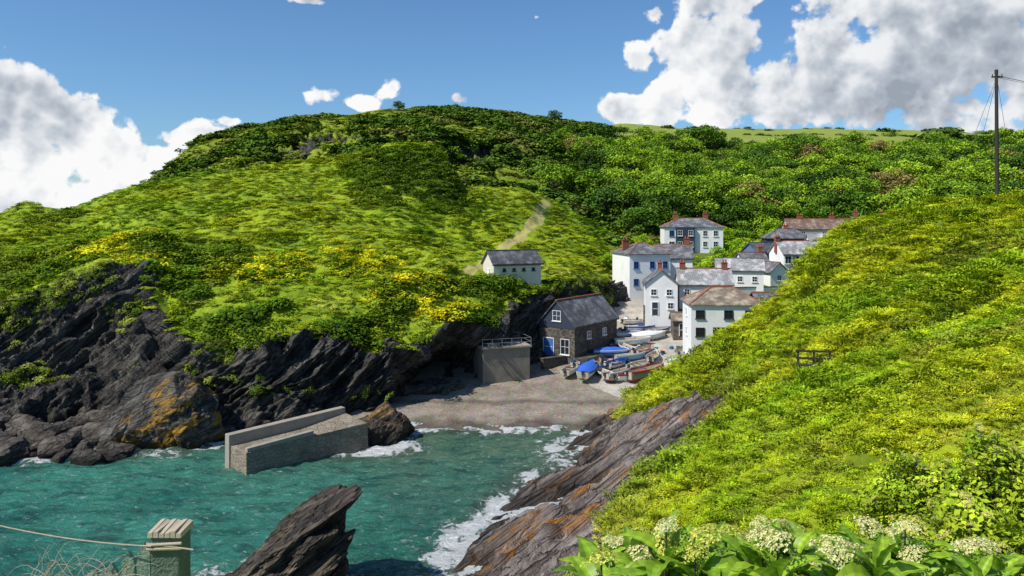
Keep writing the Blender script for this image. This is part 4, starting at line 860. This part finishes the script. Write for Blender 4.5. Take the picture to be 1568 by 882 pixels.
for k in range(135):
    Y=rng.uniform(2.4,4.3);px=rng.uniform(900,1540);topy=838-14*math.sin((px-930)/520*math.pi)+(14 if px>1400 else 0)
    z=H-(topy+rng.uniform(0,60)*(1.2 if Y<3 else .6)-HY)/F*Y-.03
    rosette(((px-CX)/F*Y,Y,z),.17*rng.uniform(.75,1.2),9,rng.random()<.42,True,.062)
scatter('flowering_shrub_leaves',lp,ls,lr,np.array(lt),C_bl,3);scatter('flowering_shrub_flower_heads',fp,fs,fr,np.array(ft),C_fl,3)
lp=[];lr=[];ls=[];lt=[];fp=[];fr=[];fs=[];ft=[];cp=[];csz=[]
for c,Rr,N_ in [((4.25,6.6,21.05),(.62,.6,1.1),330),((3.2,5.2,21.2),(.55,.5,.78),300),((4.1,7.8,20.8),(.6,.6,.8),120),((2.75,4.5,21.5),(.35,.35,.42),90)]:
    for k in range(N_):
        dv=rng.normal(size=3);dv/=np.linalg.norm(dv);dv[2]=abs(dv[2]) if rng.random()<.85 else dv[2];f=rng.uniform(.85,1.08)*(1+.2*math.sin(dv[0]*5+c[0])*math.cos(dv[2]*6))
        rosette((c[0]+dv[0]*Rr[0]*f,c[1]+dv[1]*Rr[1]*f,c[2]+dv[2]*Rr[2]*f),.075,6,rng.random()<.55,False,.042,.12)
        if k%2==0: f*=.86;cp.append((c[0]+dv[0]*Rr[0]*f,c[1]+dv[1]*Rr[1]*f,c[2]+dv[2]*Rr[2]*f));csz.append(rng.uniform(.12,.22))
scatter('side_shrub_leaves',lp,ls,lr,np.array(lt),C_bl,3);scatter('side_shrub_flower_heads',fp,fs,fr,np.array(ft)*[.97,.95,.6],C_fl,3)
csz=np.array(csz);scatter('side_shrub_foliage',cp,np.stack([csz]*3,1),rots(len(cp),.5),mixn((.16,.27,.015),(.38,.46,.03),rng.random(len(cp))),C_bush,4)
mbst.build('shrub_stems',[M_bark])
# ------------------------------------------------------------------ FENCE
M_green=simple('weathered_green_paint',(.12,.17,.12),.85,.5,9,.8)
M_rope=simple('rope',(.46,.39,.28),.9,.25,30,.3)
e=empty('gate_post_and_pickets',W(262,882,4.0))
mb=MB();mb.box((0,0,-.4),(.15,.14,1.26));mb.build('post',[M_green],e,bevel=.012)
mb=MB()
for k in range(6): mb.hexa([(-.085+k*.0285,-.08,.225),(-.058+k*.0285,-.08,.225),(-.058+k*.0285,.08,.225),(-.085+k*.0285,.08,.225),(-.084+k*.0285,-.078,.252+.006*math.sin(k*2)),(-.059+k*.0285,-.078,.256+.006*math.sin(k*2)),(-.059+k*.0285,.078,.26+.005*math.cos(k*3)),(-.084+k*.0285,.078,.262)])
mb.cyl((-.09,-.08,.20),(.15,-.085,.17),.005,.005,6);mb.cyl((-.088,-.08,.19),(.088,-.08,.20),.009,.009,6);mb.cyl((-.088,-.08,.17),(.088,-.08,.175),.009,.009,6)
mb.build('post_cap_and_lashing',[M_rope],e,bevel=.003)
mb=MB()
for k,(x,h) in enumerate([(-.125,.18),(-.205,.135),(-.29,.075),(-.37,.04)]):
    w=.032;mb.poly([(x-w,-.03,-.8),(x+w,-.03,-.8),(x+w,-.008,-.8),(x-w,-.008,-.8),(x-w,-.03,h-.05),(x+w,-.03,h-.05),(x+w,-.008,h-.05),(x-w,-.008,h-.05),(x,-.03,h),(x,-.008,h)],[(0,1,5,8,4),(2,3,7,9,6),(1,2,6,9,8,5),(3,0,4,8,9,7)])
mb.box((-.25,.035,-.1),(.5,.03,.07));mb.build('pickets',[simple('picket_green',(.20,.28,.21),.8,.35,9,.6)],e)
wire((-.06,-.09,.19),(-1.25,.1,.30),.035,.003,20,M_rope,'mooring_rope',e)
tw=bpy.data.curves.new('dead_twigs','CURVE');tw.dimensions='3D';tw.bevel_depth=.0025;tw.materials.append(M_rope)
r_=random.Random(5);bx,by,bz=W(85,905,3.8)
for k in range(90):
    s_=tw.splines.new('POLY');s_.points.add(9);p=Vector((bx+r_.uniform(-.2,.25),by+r_.uniform(-.15,.15),bz-.02));dv=Vector((r_.uniform(-1,1),r_.uniform(-.5,.5),r_.uniform(.1,1))).normalized()
    for i in range(10):
        s_.points[i].co=(*p,1);s_.points[i].radius=1-i/11;p=p+dv*.03;dv=(dv+Vector((r_.uniform(-.4,.4),r_.uniform(-.3,.3),r_.uniform(-.55,.25)))).normalized()
link(bpy.data.objects.new('dead_twigs',tw))
# ------------------------------------------------------------------ SKY
SUN=Vector((-.62,-.32,.80)).normalized();el=math.asin(SUN.z);az=math.atan2(SUN.x,SUN.y)
w=bpy.data.worlds.new('World');scene.world=w;w.use_nodes=True;nt=w.node_tree;nt.nodes.clear()
out=nt.nodes.new('ShaderNodeOutputWorld');sky=nt.nodes.new('ShaderNodeTexSky');sky.sky_type='NISHITA';sky.sun_disc=False;sky.sun_elevation=el;sky.sun_rotation=az;sky.ozone_density=3.0;sky.air_density=1.0;sky.dust_density=.4
skc=mix(nt,1.,sky.outputs[0],(.68,.93,1.14),'MULTIPLY')
bg=nd(nt,'ShaderNodeBackground',{'Color':skc,'Strength':.11})
g=nt.nodes.new('ShaderNodeTexCoord').outputs['Generated'];sp_=nd(nt,'ShaderNodeSeparateXYZ',{0:g})
azn=m_(nt,'ARCTAN2',sp_.outputs[0],sp_.outputs[1]);eln=m_(nt,'ARCSINE',sp_.outputs[2])
ELL=[(10,165,100,95),(80,205,100,80),(140,240,115,65),(215,250,100,50),(300,212,85,30),(358,186,44,20),(40,290,240,80),(-120,180,200,160),
(440,92,34,14),(475,2,66,14),(822,26,34,16),(490,146,64,36),(600,136,48,42),(550,158,62,22),(702,152,44,26),
(975,90,60,66),(965,165,75,32),(1085,85,110,95),(1070,155,150,55),(1215,140,140,80),(1340,90,160,120),(1500,90,210,140),(1380,-10,160,80),(1000,20,56,40),(1090,-15,120,60),(1700,60,250,220)]
v=nd(nt,'ShaderNodeCombineXYZ',{0:azn,1:eln,2:0.}).outputs[0];acc=None
for px,py,rx,ry in ELL:
    a=math.atan((px-CX)/F);b=math.atan((HY-py)/math.hypot(F,px-CX));sx=F/rx;sy=F/ry
    l=vm(nt,'LENGTH',vm(nt,'MULTIPLY_ADD',v,(sx,sy,0),(-a*sx,-b*sy,0)));k=m_(nt,'MULTIPLY_ADD',l,-1. if rx>40 else -.7,1. if rx>66 else (.66 if rx>40 else .2))
    acc=k if acc is None else m_(nt,'SMOOTH_MAX',acc,k,.12)
acc=m_(nt,'MAXIMUM',acc,-1.2)
def puff(vv,dt):
    n=noi(nt,vv,13,dt,.62,.15);vo=nd(nt,'ShaderNodeTexVoronoi',{'Vector':vv,'Scale':24.,'Detail':2.,'Roughness':.6},feature='F1').outputs['Distance']
    return m_(nt,'ADD',m_(nt,'MULTIPLY',m_(nt,'SUBTRACT',n,.5),3.4),m_(nt,'MULTIPLY',m_(nt,'SUBTRACT',.45,vo),.9))
p0=puff(v,9.);p1=puff(vm(nt,'ADD',v,(-.010,.015,0)),4.)
nb=noi(nt,v,5.,2,.5)
D0=m_(nt,'ADD',m_(nt,'MINIMUM',m_(nt,'MULTIPLY',acc,2.4),1.3),p0)
alpha=mr(nt,D0,-.02,.34)
edge_=mr(nt,D0,.3,1.9,.32,-.18)
L=m_(nt,'ADD',m_(nt,'ADD',m_(nt,'MULTIPLY',m_(nt,'SUBTRACT',p0,p1),.54),m_(nt,'MULTIPLY_ADD',nb,2.2,-.64)),edge_,clamp=True)  # cloud light and shade painted in: noise compared with a copy offset sunward
gr=m_(nt,'MULTIPLY',mr(nt,azn,.28,.5),mr(nt,eln,.03,.2,.24,.32))
L=m_(nt,'SUBTRACT',L,gr,clamp=True)
cc=ramp(nt,L,[(0,(.34,.39,.46)),(.3,(.52,.57,.64)),(.6,(.80,.83,.87)),(.9,(1.0,1.0,1.0))])
bg2=nd(nt,'ShaderNodeBackground',{'Color':cc,'Strength':.96})
mx=nd(nt,'ShaderNodeMixShader',{0:alpha,1:bg.outputs[0],2:bg2.outputs[0]});nt.links.new(mx.outputs[0],out.inputs[0])
sl_=bpy.data.lights.new('sun','SUN');sl_.energy=5.0;sl_.angle=rad(.5);sl_.color=(1,.955,.88);so=link(bpy.data.objects.new('sun',sl_));so.rotation_euler=SUN.to_track_quat('Z','Y').to_euler()
cam=bpy.data.cameras.new('camera');cam.sensor_width=36;cam.lens=F/1568*36;cam.shift_y=-(441-HY)/1568;cam.clip_end=6000;cam.clip_start=.1
co=link(bpy.data.objects.new('camera',cam));co.location=(0,0,H);co.rotation_euler=(math.pi/2,0,0);scene.camera=co
scene.view_settings.view_transform='Standard';scene.view_settings.look='None';scene.view_settings.exposure=0
print('BUILD',time.time()-T0)
